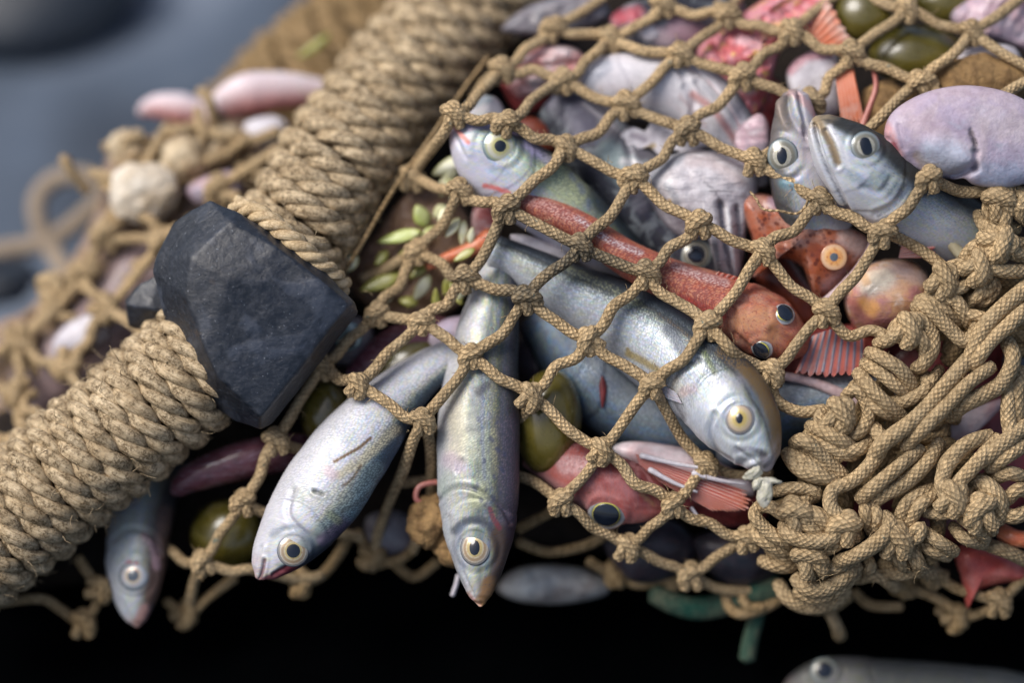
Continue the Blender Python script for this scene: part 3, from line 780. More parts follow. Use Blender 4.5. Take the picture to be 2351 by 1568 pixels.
PB = [([(676, 1124), (668, 1180), (694, 1212), (730, 1238)], 4, (.20, .19, .24), .5), ([(720, 1127), (742, 1136)], 4, (.06, .06, .09), .8), ([(608, 1286), (603, 1312), (595, 1336)], 4, (.16, .09, .10), .75), ([(930, 1000), (890, 1100), (820, 1190)], 34, (.07, .12, .20), .6), ([(860, 1080), (800, 1160), (740, 1220)], 22, (.32, .42, .42), .55), ([(700, 1250), (740, 1230)], 20, (.30, .34, .30), .5), ([(780, 1090), (840, 1048), (908, 986)], 12, (.62, .56, .38), .75), ([(768, 1060), (796, 1044), (824, 1028), (850, 1006)], 4.2, (.17, .10, .04), .9), ([(828, 1070), (806, 1102), (786, 1116)], 4, (.17, .10, .04), .75), ([(786, 1176), (838, 1142), (882, 1098), (924, 1044)], 5, (.075, .055, .02), .98),
      ([(752, 1080), (764, 1090)], 14, (.62, .50, .54), .7), ([(612, 1335), (640, 1318), (674, 1300)], 10, (.24, .04, .05), .9), ([(574, 1320), (596, 1340)], 10, (.46, .28, .24), .7), ([(740, 1240), (764, 1222), (792, 1196)], 14, (.16, .10, .19), .7), ([(756, 1180), (776, 1196)], 10, (.30, .34, .18), .6),
      ([(628, 1225), (680, 1215), (712, 1250)], 12, (.20, .24, .30), .55), ([(690, 1130), (740, 1150), (790, 1140)], 20, (.52, .54, .44), .4), ([(850, 1150), (900, 1080), (930, 1010)], 12, (.10, .17, .34), .6), ([(800, 1180), (850, 1120)], 16, (.30, .44, .50), .5)]
CB = [([(606, 1288), (602, 1312), (594, 1334)], 4, 5), ([(672, 1128), (664, 1180), (692, 1210), (730, 1236)], 7, 2.6), ([(722, 1128), (741, 1135)], 4, 6), ([(628, 1320), (668, 1296)], 4, 4)]
PD = [([(1572, 966), (1542, 904), (1560, 850), (1604, 822)], 4, (.16, .15, .17), .55), ([(1642, 952), (1629, 992), (1648, 1038)], 4, (.26, .27, .32), .5), ([(1660, 808), (1712, 850), (1752, 900), (1780, 972), (1786, 1034)], 17, (.20, .125, .045), .85), ([(1617, 812), (1640, 856)], 8, (.15, .19, .055), .75), ([(1534, 756), (1552, 780), (1566, 806)], 17, (.05, .06, .085), .75), ([(1442, 812), (1470, 826), (1508, 848)], 9, (.44, .36, .17), .85), ([(1440, 800), (1446, 816)], 4, (.4, .32, .15), .8),
      ([(1545, 880), (1556, 900)], 24, (.66, .60, .48), .5), ([(1570, 900), (1588, 892)], 12, (.60, .40, .40), .5), ([(1690, 1036), (1718, 1030), (1745, 1036)], 6, (.16, .15, .20), .6), ([(1752, 1050), (1762, 1068)], 14, (.09, .08, .085), .8), ([(1512, 720), (1550, 748), (1592, 782)], 4.5, (.085, .06, .03), .9),
      ([(1470, 700), (1400, 660), (1300, 615)], 10, (.38, .40, .22), .5), ([(1600, 960), (1630, 990)], 20, (.46, .52, .66), .45), ([(1650, 870), (1690, 880)], 18, (.42, .40, .46), .5), ([(1180, 600), (1230, 628)], 12, (.46, .44, .24), .5)]
CD = [([(1640, 950), (1628, 990), (1646, 1036), (1680, 1060)], 5, 5), ([(1704, 1062), (1730, 1050), (1756, 1048)], 8, 5), ([(1568, 960), (1540, 900), (1560, 850), (1600, 826)], 8, 3)]
PE = [([(1112, 450), (1168, 430), (1212, 392), (1222, 345)], 4, (.16, .15, .22), .55), ([(1040, 282), (1056, 306), (1074, 326)], 6, (.56, .20, .16), .85), ([(1112, 426), (1140, 432), (1168, 444)], 6, (.64, .17, .15), .85), ([(1270, 400), (1310, 440)], 40, (.52, .57, .32), .65), ([(1330, 424), (1338, 440)], 7, (.08, .12, .26), .5), ([(1310, 400), (1318, 412)], 6, (.08, .12, .26), .5), ([(1350, 460), (1352, 480)], 6, (.08, .12, .26), .5),
      ([(1075, 290), (1130, 284), (1180, 300)], 12, (.48, .42, .66), .6), ([(1130, 390), (1170, 398)], 10, (.26, .36, .46), .5), ([(1210, 330), (1260, 370)], 12, (.40, .36, .60), .5)]
PFF = [([(1812, 208), (1840, 226), (1872, 262)], 10, (.55, .34, .34), .75), ([(1784, 226), (1796, 260), (1808, 288)], 15, (.28, .22, .18), .7), ([(1800, 420), (1826, 428)], 14, (.10, .24, .30), .6), ([(1776, 280), (1772, 320)], 12, (.16, .14, .13), .7), ([(1840, 300), (1852, 360)], 16, (.62, .52, .56), .5)]
CF = [([(1800, 214), (1816, 272), (1856, 318)], 8, 15), ([(1786, 400), (1820, 410), (1840, 390)], 6, 3)]
PG = [([(1868, 290), (1890, 366), (1920, 430), (1952, 494)], 4, (.10, .10, .12), .6), ([(2014, 496), (2056, 470), (2086, 430)], 4, (.08, .09, .11), .6), ([(1896, 262), (1978, 294), (2026, 322), (2090, 394), (2120, 430)], 24, (.03, .03, .026), .92), ([(1870, 272), (1902, 320), (1922, 372)], 10, (.28, .20, .11), .85), ([(1904, 292), (1930, 336), (1946, 382)], 7, (.72, .72, .76), .85), ([(1950, 400), (1990, 420), (2030, 400)], 12, (.12, .20, .26), .5), ([(2040, 430), (2090, 440)], 22, (.10, .14, .20), .6)]
CG = [([(1868, 288), (1890, 366), (1920, 430), (1952, 494)], 5, 8), ([(1896, 300), (1914, 340), (1924, 380)], 5, 6), ([(1980, 430), (2020, 440), (2044, 410)], 6, 3), ([(2010, 490), (2050, 470), (2080, 430)], 6, 4)]
PI = [([(1700, 740), (1750, 730), (1770, 770)], 26, (.58, .30, .13), .55), ([(1550, 612), (1610, 634), (1664, 650)], 11, (.68, .50, .48), .75), ([(1325, 500), (1400, 552), (1470, 580)], 8, (.72, .60, .60), .85), ([(1560, 684), (1610, 704), (1660, 728)], 10, (.42, .04, .03), .75), ([(1200, 452), (1260, 474), (1310, 500)], 14, (.66, .40, .36), .6), ([(1340, 545), (1400, 590)], 10, (.60, .18, .07), .6),
      ([(1780, 742), (1770, 772)], 10, (.30, .10, .03), .6), ([(1820, 745), (1845, 775)], 12, (.62, .24, .18), .5)]
CI = [([(1690, 690), (1740, 690), (1800, 700)], 6, 5), ([(1772, 760), (1820, 790)], 8, 5), ([(1690, 770), (1720, 800)], 6, 5), ([(1672, 690), (1690, 740), (1680, 780)], 6, 4)]
PL = [([(1430, 1110), (1480, 1150)], 14, (.20, .03, .03), .7), ([(1340, 1100), (1370, 1120)], 14, (.50, .20, .19), .6), ([(1460, 1120), (1500, 1160)], 5, (.40, .22, .10), .6), ([(1300, 1070), (1350, 1066)], 22, (.62, .44, .44), .6), ([(1400, 1100), (1450, 1130)], 16, (.50, .20, .20), .5), ([(1350, 1140), (1380, 1132), (1420, 1142)], 8, (.56, .22, .20), .6), ([(1480, 1170), (1510, 1176)], 12, (.46, .12, .11), .5)]
PH = [([(2036, 296), (2044, 322), (2060, 356)], 16, (.60, .27, .25), .6), ([(2052, 330), (2056, 346)], 6, (.34, .06, .10), .7), ([(2104, 356), (2120, 376), (2150, 392)], 11, (.32, .20, .10), .65), ([(2228, 304), (2238, 330), (2232, 344)], 7, (.07, .06, .07), .8), ([(2150, 350), (2190, 366)], 42, (.48, .56, .68), .65), ([(2270, 404), (2330, 410)], 36, (.34, .42, .56), .65),
      ([(2070, 250), (2140, 214), (2220, 202), (2300, 214)], 16, (.46, .36, .42), .5), ([(2110, 280), (2150, 300)], 30, (.50, .38, .44), .45), ([(2260, 270), (2340, 300)], 40, (.62, .55, .58), .5)]
PK = [([(1996, 650), (2030, 640)], 30, (.78, .70, .56), .85), ([(1980, 700), (2000, 708)], 20, (.74, .36, .10), .75), ([(2050, 680), (2090, 640)], 16, (.72, .46, .28), .6), ([(1950, 690), (1990, 740), (2060, 744)], 14, (.40, .13, .14), .7), ([(2060, 610), (2110, 640)], 18, (.62, .46, .44), .6), ([(1974, 620), (1990, 650)], 10, (.70, .42, .20), .7)]
PJ = [([(1940, 545), (1975, 570)], 22, (.60, .44, .40), .75), ([(1775, 462), (1830, 480), (1880, 500)], 16, (.36, .25, .30), .85), ([(1900, 655), (1940, 630)], 18, (.42, .24, .24), .6), ([(1712, 470), (1740, 560), (1735, 620)], 10, (.40, .11, .05), .7)]
PO = [([(1652, 466), (1664, 556), (1682, 640)], 7, (.10, .10, .13), .85), ([(1690, 470), (1698, 540), (1704, 606)], 6, (.12, .12, .15), .8), ([(1486, 450), (1510, 392), (1560, 358)], 16, (.30, .33, .38), .75), ([(1530, 425), (1548, 450), (1556, 476)], 9, (.22, .25, .29), .6), ([(1616, 416), (1640, 440), (1660, 474)], 3.5, (.2, .2, .22), .7), ([(1536, 460), (1538, 468)], 5, (.5, .30, .06), .9),
      ([(1640, 560), (1652, 634)], 8, (.10, .12, .14), .8), ([(1590, 500), (1610, 540)], 12, (.40, .38, .42), .6), ([(1580, 370), (1640, 380), (1700, 420)], 12, (.60, .50, .50), .5), ([(1668, 480), (1680, 560), (1692, 630)], 5, (.78, .78, .80), .8)]

def mat_fin(name, base, ray, tip, tipf=.7):
    t = NT(name)
    k, x, r = t.sep(t.attr('co1'))
    n = t.noise(t.attr('co2'), 5, 4, .6)
    col = t.mix(t.rng(r, .35, .85), base, ray)
    col = t.mix(t.math('MULTIPLY', t.rng(k, tipf - .2, 1), t.rng(n, .35, .6)), col, tip)
    return t.set(Base_Color=col, Roughness=.35, Coat_Weight=.4, Coat_Roughness=.15, Subsurface_Weight=.3, Subsurface_Radius=(.002, .001, .0006), Subsurface_Scale=1.0, Normal=t.bump(t.math('ADD', r, n), .6, .0007))
FIN_RED = mat_fin('fin_red', (.46, .06, .04), (.60, .34, .30), (.50, .16, .10), .85)
FIN_PALE = mat_fin('fin_pale', (.52, .50, .50), (.66, .62, .56), (.50, .46, .42))
FIN_STRIPE = mat_fin('fin_striped', (.16, .16, .22), (.52, .13, .09), (.32, .08, .06))
FIN_ORANGE = mat_fin('fin_orange', (.60, .12, .035), (.62, .22, .12), (.60, .40, .34))
FIN_TAIL = mat_fin('fin_tail', (.60, .40, .38), (.56, .24, .20), (.50, .05, .03))
FIN_LILAC = mat_fin('fin_lilac', (.46, .42, .50), (.60, .56, .62), (.50, .44, .42))

def mat_ball():
    t = NT('ball_olive')
    oc = t.objco()
    n = t.noise(oc, 28, 3); n2 = t.noise(oc, 300, 3)
    st = t.noise(t.vmul(oc, (1, 1, 4)), 60, 4, .6)
    col = t.mix(t.rng(n, .35, .65), (.045, .038, .004), (.13, .105, .018))
    col = t.mix(t.rng(st, .5, .7, 0, .4), col, (.20, .18, .06))
    col = t.mix(t.rng(n2, .68, .74, 0, .4), col, (.26, .25, .16))
    return t.set(Base_Color=col, Roughness=t.rng(n2, .3, .7, .22, .42), Coat_Weight=.7, Coat_Roughness=.12, Subsurface_Weight=.15, Subsurface_Radius=(.004, .003, .0005), Subsurface_Scale=1.0, Normal=t.bump(st, .15, .0006))
M_BALL = mat_ball()

def mat_leaf(name, a, b, c):
    t = NT(name)
    r, _, _ = t.sep(t.attr('co1')); n = t.noise(t.attr('co2'), 3, 3)
    col = t.mix(t.rng(n, .35, .65), a, b); col = t.mix(t.rng(r, .75, 1.0, 0, .7), col, c)
    return t.set(Base_Color=col, Roughness=.4, Coat_Weight=.4, Subsurface_Weight=.3, Subsurface_Radius=(.002, .002, .001), Subsurface_Scale=1.0)
M_LEAF = mat_leaf('leaf_lime', (.42, .50, .12), (.56, .60, .30), (.36, .38, .05))
M_PETAL = mat_leaf('leaf_cream', (.62, .62, .36), (.70, .70, .54), (.52, .52, .16))
M_LEAF_OLIVE = mat_leaf('leaf_olive', (.24, .24, .03), (.36, .36, .10), (.22, .20, .03))

M_CORAL = mat_simple('coral_cream', (.62, .52, .36), (.30, .20, .10), 55, .75, 1.0, .003)
M_CORALW = mat_simple('coral_white', (.72, .66, .56), (.46, .36, .24), 60, .7, 1.0, .003)
M_SPONGE = mat_simple('sponge_brown', (.34, .21, .085), (.13, .07, .025), 160, .85, 1.0, .003)
M_SHELL = mat_simple('shell_grey', (.56, .57, .55), (.24, .20, .18), 45, .5, .5, .002)
M_GREENROPE = mat_cord('green_rope', (.006, .085, .058), (.003, .03, .024), (.012, .04, .03), k=6)
M_BONE = mat_simple('bone_pale', (.60, .55, .38), (.44, .38, .24), 80, .45, .4, .001, coat=.3)
M_PINKLOOP = mat_simple('tendril_pink', (.50, .20, .16), (.34, .10, .08), 80, .4, .4, .001, coat=.4)
M_DIRT = mat_simple('grit_brown', (.12, .075, .035), (.05, .03, .015), 300, .8)

def mat_stone():
    t = NT('slate')
    oc = t.objco()
    n1 = t.noise(oc, 26, 4, .6, .4); n2 = t.noise(oc, 110, 6, .65); n3 = t.noise(t.vmul(oc, (1, 1, 1.6)), 330, 6, .75, .3)
    sp = t.noise(oc, 900, 2, .6)
    mus = t.noise(t.vmul(oc, (1, 1.5, 1.2)), 24, 4, .55, .7)
    col = t.mix(t.rng(n1, .35, .65), (.004, .007, .013), (.009, .014, .025))
    col = t.mix(t.rng(n3, .48, .72, 0, .45), col, (.06, .07, .095))
    gl = t.rng(mus, .53, .60)
    col = t.mix(t.math('MULTIPLY', gl, .4), col, (.075, .09, .125))
    col = t.mix(t.rng(sp, .70, .74, 0, .7), col, (.30, .33, .38))
    brn = t.noise(oc, 60, 4, .6)
    col = t.mix(t.rng(brn, .64, .72, 0, .5), col, (.09, .06, .035))
    h = t.math('ADD', t.math('MULTIPLY', n2, .8), t.math('ADD', t.math('MULTIPLY', n3, .55), t.math('MULTIPLY', gl, .25)))
    return t.set(Base_Color=col, Roughness=t.rng(n3, .35, .7, .30, .58), Normal=t.bump(h, .55, .0013), Specular_IOR_Level=.6, Coat_Weight=.12, Coat_Roughness=.3)
M_STONE = mat_stone()

def mat_ground():
    t = NT('wet_concrete')
    oc = t.objco()
    n = t.noise(oc, 5, 3, .5); n2 = t.noise(oc, 60, 5, .6)
    col = t.ramp(n, [(.38, (.030, .042, .062)), (.52, (.075, .10, .14)), (.64, (.16, .19, .24))])
    return t.set(Base_Color=col, Roughness=t.rng(n2, .3, .7, .4, .7), Normal=t.bump(n2, .4, .002))
M_GROUND = mat_ground()

# ------------------------------------------------------------------ setting
GZ = FOCUS.z - .165            # level of the ground
def sheet(name, pts, z, mat, kind='structure'):
    me = bpy.data.meshes.new(name)
    me.from_pydata([(x, y, z) for x, y in pts], [], [tuple(range(len(pts)))])
    me.materials.append(mat)
    o = bpy.data.objects.new(name, me); COL.objects.link(o); o['kind'] = kind
    return o
sheet('ground', [(-40, -40), (40, -40), (40, 40), (-40, 40)], GZ, M_GROUND)
sheet('shade_sheet', [(-1.4, -1.6), (1.4, -1.6), (1.4, .13), (.20, .13), (-.10, .12), (-.5, .09), (-1.4, .0)], GZ + .004, M_SHADE)  # added flat black sheet, stands in for the deep shade below the heap

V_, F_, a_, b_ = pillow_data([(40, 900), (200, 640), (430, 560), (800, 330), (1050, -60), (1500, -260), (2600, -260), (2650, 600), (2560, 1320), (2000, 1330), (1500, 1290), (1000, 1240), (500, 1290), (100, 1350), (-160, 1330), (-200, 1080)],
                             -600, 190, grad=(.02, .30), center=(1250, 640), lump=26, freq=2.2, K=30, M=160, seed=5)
hp = link_mesh('catch_heap', V_, F_, a_, b_, M_HEAP, None, W(np.array((1250, 640, -430.))))  # filler mound, coloured near black so gaps in the catch look dark
tag(hp, 'dark filler mass standing for net and weed, blackens gaps in the catch', None, None, 'stuff')

# ------------------------------------------------------------------ wrapped rope and stones
AXR = [(-160, 1345, -150), (-80, 1278, -140), (0, 1211, -132), (200, 1046, -125), (430, 856, -122), (560, 715, -135), (655, 570, -165), (738, 425, -225), (828, 292, -305), (918, 180, -375), (1010, 80, -440), (1100, -10, -500), (1180, -90, -550)]
rope = thing('wrapped_rope', (430, 856, -122), 'thick headrope tightly wrapped in turns of tan twisted hemp, lying under the dark stone', 'rope')
roll_mesh(AXR, 152, 33, 57, M_STRAND, M_CORE, rope, 0.0, .455, lean=20, phase=1.0, jitter=2.6)
roll_mesh(AXR, 142, 32, 58, M_STRAND, M_CORE, rope, .475, 1.0, lean=34, phase=.4, jitter=3.0)
mbw = MB()
for k in range(3):
    q = catmull([(540, 470, -60), (600, 495, -10), (660, 540, 12), (715, 590, 6), (760, 628, -30), (790, 660, -80)], 120)
    T, N, B = frames(q); tw = np.linspace(0, 22, 120) + k * 2.094
    mbw.tube(q + 12 * (np.cos(tw)[:, None] * N + np.sin(tw)[:, None] * B), 12.5, 9, off=k * 2.1)
M_STRANDW = mat_strand('hemp_bleached', (.74, .60, .40), (.54, .40, .22), (.30, .20, .10))
mbw.build('binding_rope', M_STRANDW, rope)

mbf = MB(); rf = np.random.default_rng(5)
AXF = catmull(AXR, 400); _, NF, BF = frames(AXF)
for i in range(900):
    j = int(rf.integers(20, 395))
    if 168 < j < 196: continue
    a = rf.uniform(0, 6.283); R_ = (150 if j < 180 else 141) + rf.uniform(-4, 1)
    n_ = math.cos(a) * NF[j] + math.sin(a) * BF[j]
    if n_[2] < -.3: continue
    p_ = AXF[j] + n_ * R_; d_ = norm(rf.normal(size=3) + n_ * .5); k_ = rf.normal(size=3) * .6; L_ = rf.uniform(12, 46)
    pp = [p_]
    for q_ in range(4):
        d_ = norm(d_ + k_ * .4 + rf.normal(size=3) * .25); pp.append(pp[-1] + d_ * L_ / 4)
    mbf.tube(catmull(pp, 8), np.linspace(1.3, .5, 8), 4)
mbf.build('loose_fibres', M_STRAND, rope)['kind'] = 'stuff'

def stone(name, label, pts, voxel=5, amp=.9, seed=3):
    bm = bmesh.new()
    for p in pts: bm.verts.new(p)
    bmesh.ops.convex_hull(bm, input=bm.verts)
    bmesh.ops.delete(bm, geom=[v for v in bm.verts if not v.link_faces], context='VERTS')
    bmesh.ops.bevel(bm, geom=list(bm.edges), offset=1.5, segments=1, affect='EDGES', profile=.6)
    me = bpy.data.meshes.new('tmp'); bm.to_mesh(me); bm.free()
    ob = bpy.data.objects.new('tmp', me); COL.objects.link(ob)
    md = ob.modifiers.new('r', 'REMESH'); md.mode = 'VOXEL'; md.voxel_size = voxel
    dg = bpy.context.evaluated_depsgraph_get(); dg.update()
    m2 = bpy.data.meshes.new_from_object(ob.evaluated_get(dg))
    n = len(m2.vertices); V = np.empty(n * 3); m2.vertices.foreach_get('co', V); V = V.reshape(-1, 3)
    Nn = np.empty(n * 3); m2.vertex_normals.foreach_get('vector', Nn); Nn = Nn.reshape(-1, 3)
    F = np.array([tuple(p.vertices) for p in m2.polygons if len(p.vertices) == 4])
    Ft = [tuple(p.vertices) for p in m2.polygons if len(p.vertices) == 3]
    bpy.data.objects.remove(ob)
    p = V / 100
    rid = 1 - np.abs(wob(p, 4.2, seed))          # soft conchoidal ridges
    dsp = amp * (1.6 * wob(p, 2.1, seed + 1) + 1.5 * rid + .5 * wob(p, 9, seed + 2) + .30 * wob(p, 24, seed + 3))
    V = V + Nn * dsp[:, None]
    Fs = [F] + ([np.array(Ft)] if Ft else [])
    o = link_mesh(name, V, Fs, V / 100, V / 100, M_STONE, None, W(V.mean(0)))
    return tag(o, label, 'stone')
so = [(482, 460, -20), (440, 482, -40), (400, 510, -50), (358, 588, -45), (350, 622, -45), (380, 740, -60), (408, 850, -75), (440, 905, -70), (540, 965, -50), (598, 985, -10), (625, 970, -25), (700, 872, -60), (765, 775, -60), (822, 718, -30), (815, 694, 0), (725, 604, 0), (640, 545, 0), (545, 486, 15)]
sf = [(440, 592, 74), (530, 510, 52), (640, 572, 62), (760, 662, 56), (800, 702, 34), (600, 958, 40), (500, 862, 60), (428, 680, 62), (472, 800, 66), (706, 806, 34), (520, 640, 84)]
sb = [(590 + (u - 590) * .8, 720 + (v - 720) * .8, -230) for u, v, d in so[::2]]
stone('stone', 'dark blue-grey chipped stone resting on the wrapped rope', so + sf + sb)
stone('stone', 'small pale grey stone chip wedged behind the big dark stone',
      [(288, 690, -120), (320, 650, -110), (370, 625, -110), (400, 650, -120), (400, 720, -90), (340, 708, -80), (290, 700, -110), (300, 750, -160), (400, 770, -150), (350, 690, -200), (400, 640, -210), (300, 700, -200)], 5, 1.6, 9)

# ------------------------------------------------------------------ fish hanging out of the net
PF = [(0, 12), (.05, 36), (.12, 62), (.2, 82), (.32, 98), (.5, 99), (.65, 90), (.78, 76), (.9, 56), (1, 38)]
E = lambda u, v, r, iris=None, **k: dict(u=u, v=v, r=r, iris=iris or IRIS, **k)
fa = fish('fish', 'silver fish hanging head down in the middle, yellow-ringed eye, brown dirt on its snout',
     [(1103, 1394, 0), (1102, 1330, -8), (1101, 1240, -20), (1098, 1120, -30), (1098, 1000, -48), (1104, 880, -82), (1118, 770, -96), (1134, 680, -105), (1148, 590, -130)], PF, (F_A, PA, CA),
     [E(1090, 1259, 41, IRIS_GOLD, pr=.52, slit=.90, asp=.86, h=.26)], -1, 22, .70, over_t=.62, hl=.29, seg=(340, 170))
fb = fish('fish', 'pale silver fish left of centre with broad white belly and dark line along its back',
     [(590, 1330, -8), (628, 1278, -14), (668, 1228, -20), (718, 1160, -28), (780, 1072, -36), (845, 985, -58), (915, 905, -92), (985, 848, -110), (1052, 806, -130)],
     [(0, 14), (.05, 44), (.12, 68), (.22, 88), (.35, 101), (.5, 97), (.63, 84), (.75, 66), (.88, 50), (1, 38)], (F_B, PB, CB),
     [E(673, 1265, 37, IRIS_GOLD, pr=.52, h=.26)], -1, 18, .72, over_t=.60, hl=.27, seg=(340, 170))
fish('fish', 'dim silver fish hanging below the wrapped rope, red fleck in its pale blue eye',
     [(316, 1441, -190), (312, 1385, -196), (312, 1310, -205), (318, 1230, -225), (338, 1150, -270), (368, 1070, -320), (400, 1000, -350)],
     [(0, 12), (.06, 36), (.16, 58), (.3, 72), (.5, 74), (.75, 68), (1, 50)], (F_C, [([(296, 1292), (304, 1300), (312, 1296)], 6, (.45, .05, .05), .9), ([(380, 1180), (372, 1280), (350, 1370)], 20, (.13, .075, .055), .85), ([(318, 1432), (332, 1400)], 14, (.44, .25, .22), .8), ([(330, 1230), (352, 1260), (360, 1300)], 10, (.40, .26, .30), .6), ([(280, 1220), (300, 1200)], 22, (.50, .56, .50), .5)], [([(262, 1240), (300, 1215), (350, 1230), (366, 1270)], 6, 4)]), [E(309, 1321, 35, IRIS_BLUE, pr=.46, pm=PUPIL_GREY)], -1, 24, .72, under=False, hl=.42)
fd = fish('fish', 'large bright silver fish lying under the net, cream eye and shreds in its mouth',
     [(1765, 1082, 62), (1738, 1028, 52), (1690, 954, 30), (1612, 866, -18), (1508, 788, -82), (1405, 722, -98), (1300, 668, -98), (1210, 614, -96), (1120, 570, -104)],
     [(0, 20), (.04, 50), (.1, 82), (.19, 102), (.32, 108), (.48, 108), (.6, 96), (.75, 70), (.88, 50), (1, 38)], (F_D, PD, CD),
     [E(1698, 962, 37, IRIS, pr=.46, slit=.85, asp=.92, h=.26)], -1, 14, .70, over_t=.30, hl=.27, seg=(340, 170))
fin(fd, 'pectoral_fin', [(1552, 902, 0), (1566, 928, 0)], [(1452, 842, 0), (1486, 900, 0)], FIN_LILAC, 9, curl=3, thick=2, ridge=1.4, jag=.12, drape=SKIN[fd.name])
mbs = MB()
for i, (c_, r_, ro) in enumerate([((1757, 1128, 92), (17, 30, 10), .2), ((1728, 1088, 94), (24, 12, 8), -.5), ((1768, 1104, 96), (22, 7, 6), .15), ((1752, 1152, 90), (9, 14, 7), -.3), ((1738, 1110, 92), (12, 16, 8), .5)]):
    V, F, a, b = blob_data(c_, r_, .22, 4.0, 60 + i, 26, 36, ro); mbs.add(V, F, a, b)
M_SHRED = mat_leaf('shred_cream', (.40, .39, .30), (.50, .48, .40), (.34, .30, .22))
tag(mbs.build('shreds', M_SHRED, None, W(np.array((1755., 1110, 95)))), 'ragged cream shreds of flesh stuck in the mouth of the large silver fish', 'fish scraps')

# ------------------------------------------------------------------ fish and creatures under the net
fe = fish('fish', 'lilac fish head beside the wrapped rope, large lemon-ringed eye looking up',
     [(1038, 284, -95), (1085, 328, -98), (1145, 380, -108), (1235, 440, -112), (1325, 510, -125), (1415, 585, -165), (1500, 650, -210)],
     [(0, 12), (.05, 42), (.12, 70), (.22, 88), (.4, 92), (.6, 82), (1, 50)], (F_E, PE, ()), [E(1149, 333, 40, IRIS_LEMON, pr=.46, h=.28)], 1, 12, .62, hl=.36, seg=(210, 96))
fish('fish', 'grey fish head pointing straight up with silver-ringed eye, behind the dark-backed head',
     [(1826, 204, -55), (1824, 280, -60), (1828, 360, -66), (1850, 450, -78), (1890, 550, -110)], [(0, 24), (.12, 44), (.3, 58), (.5, 70), (.75, 78), (1, 74)], (F_F, PFF, CF),
     [E(1796, 358, 40, IRIS_SILVER, pr=.52, slit=.86, asp=.9, h=.3)], -1, 8, .66, hl=.75, mouth=2.6, mouth_ang=.40, over_t=.8)
fish('fish', 'dark-backed fish head poking up through a mesh, mouth to the upper left',
     [(1868, 268, 40), (1916, 326, 32), (1978, 386, 16), (2060, 448, -20), (2150, 505, -70), (2235, 545, -110), (2300, 570, -130)],
     [(0, 18), (.06, 46), (.16, 78), (.3, 97), (.5, 100), (.7, 92), (1, 64)], (F_G, PG, CG), [E(1988, 336, 35, IRIS_SILVER, pr=.60, slit=.80, ang=.3, h=.28)], 1, 16, .66, hl=.43, mouth=1.5, over_t=.42, seg=(210, 96))
pillow('flatfish', 'pale lilac flatfish lying belly up on top of the net at the right', 'flatfish',
       [(2030, 318), (2040, 268), (2080, 232), (2140, 206), (2210, 195), (2280, 202), (2340, 222), (2400, 262), (2430, 330), (2400, 400), (2340, 425), (2290, 432), (2235, 424), (2212, 410), (2180, 412), (2120, 396), (2065, 362)], 24, 50, F_FLAT, under=False, paint=PH,
       grad=(-.10, .0), lump=2.0, freq=2.2, K=44, M=180, power=3.2, crease=[((2168, 412), (2236, 384), 10, 34), ((2236, 384), (2241, 350), 7, 12), ((2040, 318), (2058, 352), 6, 12), ((2100, 368), (2180, 404), 26, 14), ((2228, 300), (2238, 330), 6, 6), ((2150, 330), (2220, 372), 30, -9), ((2062, 290), (2076, 340), 5, 5)])
GURN = fish('fish', 'slender orange-red fish seen from above with two yellow-rimmed dark eyes',
     [(1852, 808, -62), (1815, 784, -58), (1760, 750, -56), (1700, 720, -62), (1620, 680, -66), (1530, 640, -70), (1430, 588, -64), (1340, 525, -62), (1262, 488, -68), (1185, 465, -76)],
     [(0, 26), (.05, 50), (.12, 74), (.2, 78), (.3, 66), (.45, 52), (.6, 44), (.8, 34), (1, 30)], (F_GURN, PI, CI),
     [E(1800, 722, 27, IRIS_AMBER, pr=.78, h=.5, slit=.8, ang=.6, tilt=.3), E(1748, 802, 27, IRIS_AMBER, pr=.78, h=.5, slit=.8, ang=.6, tilt=.3)], 1, 84, 1.0, hl=.24, mouth=0, seg=(240, 96), lump=2.2, gill=.9).name
fin(bpy.data.objects[GURN], 'dorsal_fin', [(1636, 636, -44), (1700, 648, -44)], [(1650, 622, -30), (1716, 640, -30)], FIN_RED, 5, jag=.1, ridge=1.5, thick=2)
fin(bpy.data.objects[GURN], 'pectoral_fin', [(1548, 670, -30), (1562, 690, -34)], [(1660, 716, -16), (1668, 742, -20)], FIN_RED, 8, jag=.08, ridge=1.6, thick=2)
root = thing('speckled_fish', (1860, 570, -110), 'rust-brown speckled fish with an orange-ringed eye, gaping below the grey head', 'fish')
pillow('body', '', '', [(1697, 462), (1745, 444), (1800, 458), (1870, 480), (1950, 522), (1998, 552), (1985, 602), (1935, 655), (1878, 694), (1856, 650), (1838, 612), (1790, 592), (1752, 612), (1726, 640), (1728, 560)], -110, 64, F_SPECK, parent=root, paint=PJ, center=(1845, 545), lump=5, seed=12, crease=[((1745, 470), (1800, 560), 16, 12)])
pillow('mouth', '', '', [(1730, 560), (1800, 580), (1850, 640), (1885, 700), (1890, 760), (1860, 770), (1800, 700), (1750, 660), (1715, 620)], -185, 40, F_RUST, parent=root, seed=13)
mbl = MB().tube(catmull([(2000, 552, -86), (1985, 590, -72), (1950, 640, -66), (1905, 680, -66), (1868, 706, -84)], 40), np.r_[np.linspace(5, 11, 20), np.linspace(11, 6, 20)], 12)
mbl.build('lip', F_LIP, root)
add_eye(root, np.array((1914., 590, -46)), np.array((0, 0, 1.)), 31, IRIS_ORANGE, PUPIL_GREY, pr=.50, h=.12, tilt=1)
pillow('round_fish', 'round pinkish red fish belly with orange and cream patches beside the gathered cords', 'fish belly',
       [(1938, 700), (1950, 640), (1985, 608), (2040, 594), (2098, 602), (2135, 640), (2138, 700), (2100, 745), (2040, 765), (1970, 762)], -110, 92, F_BELLY, paint=PK, lump=2.5, power=2.0, seed=21)
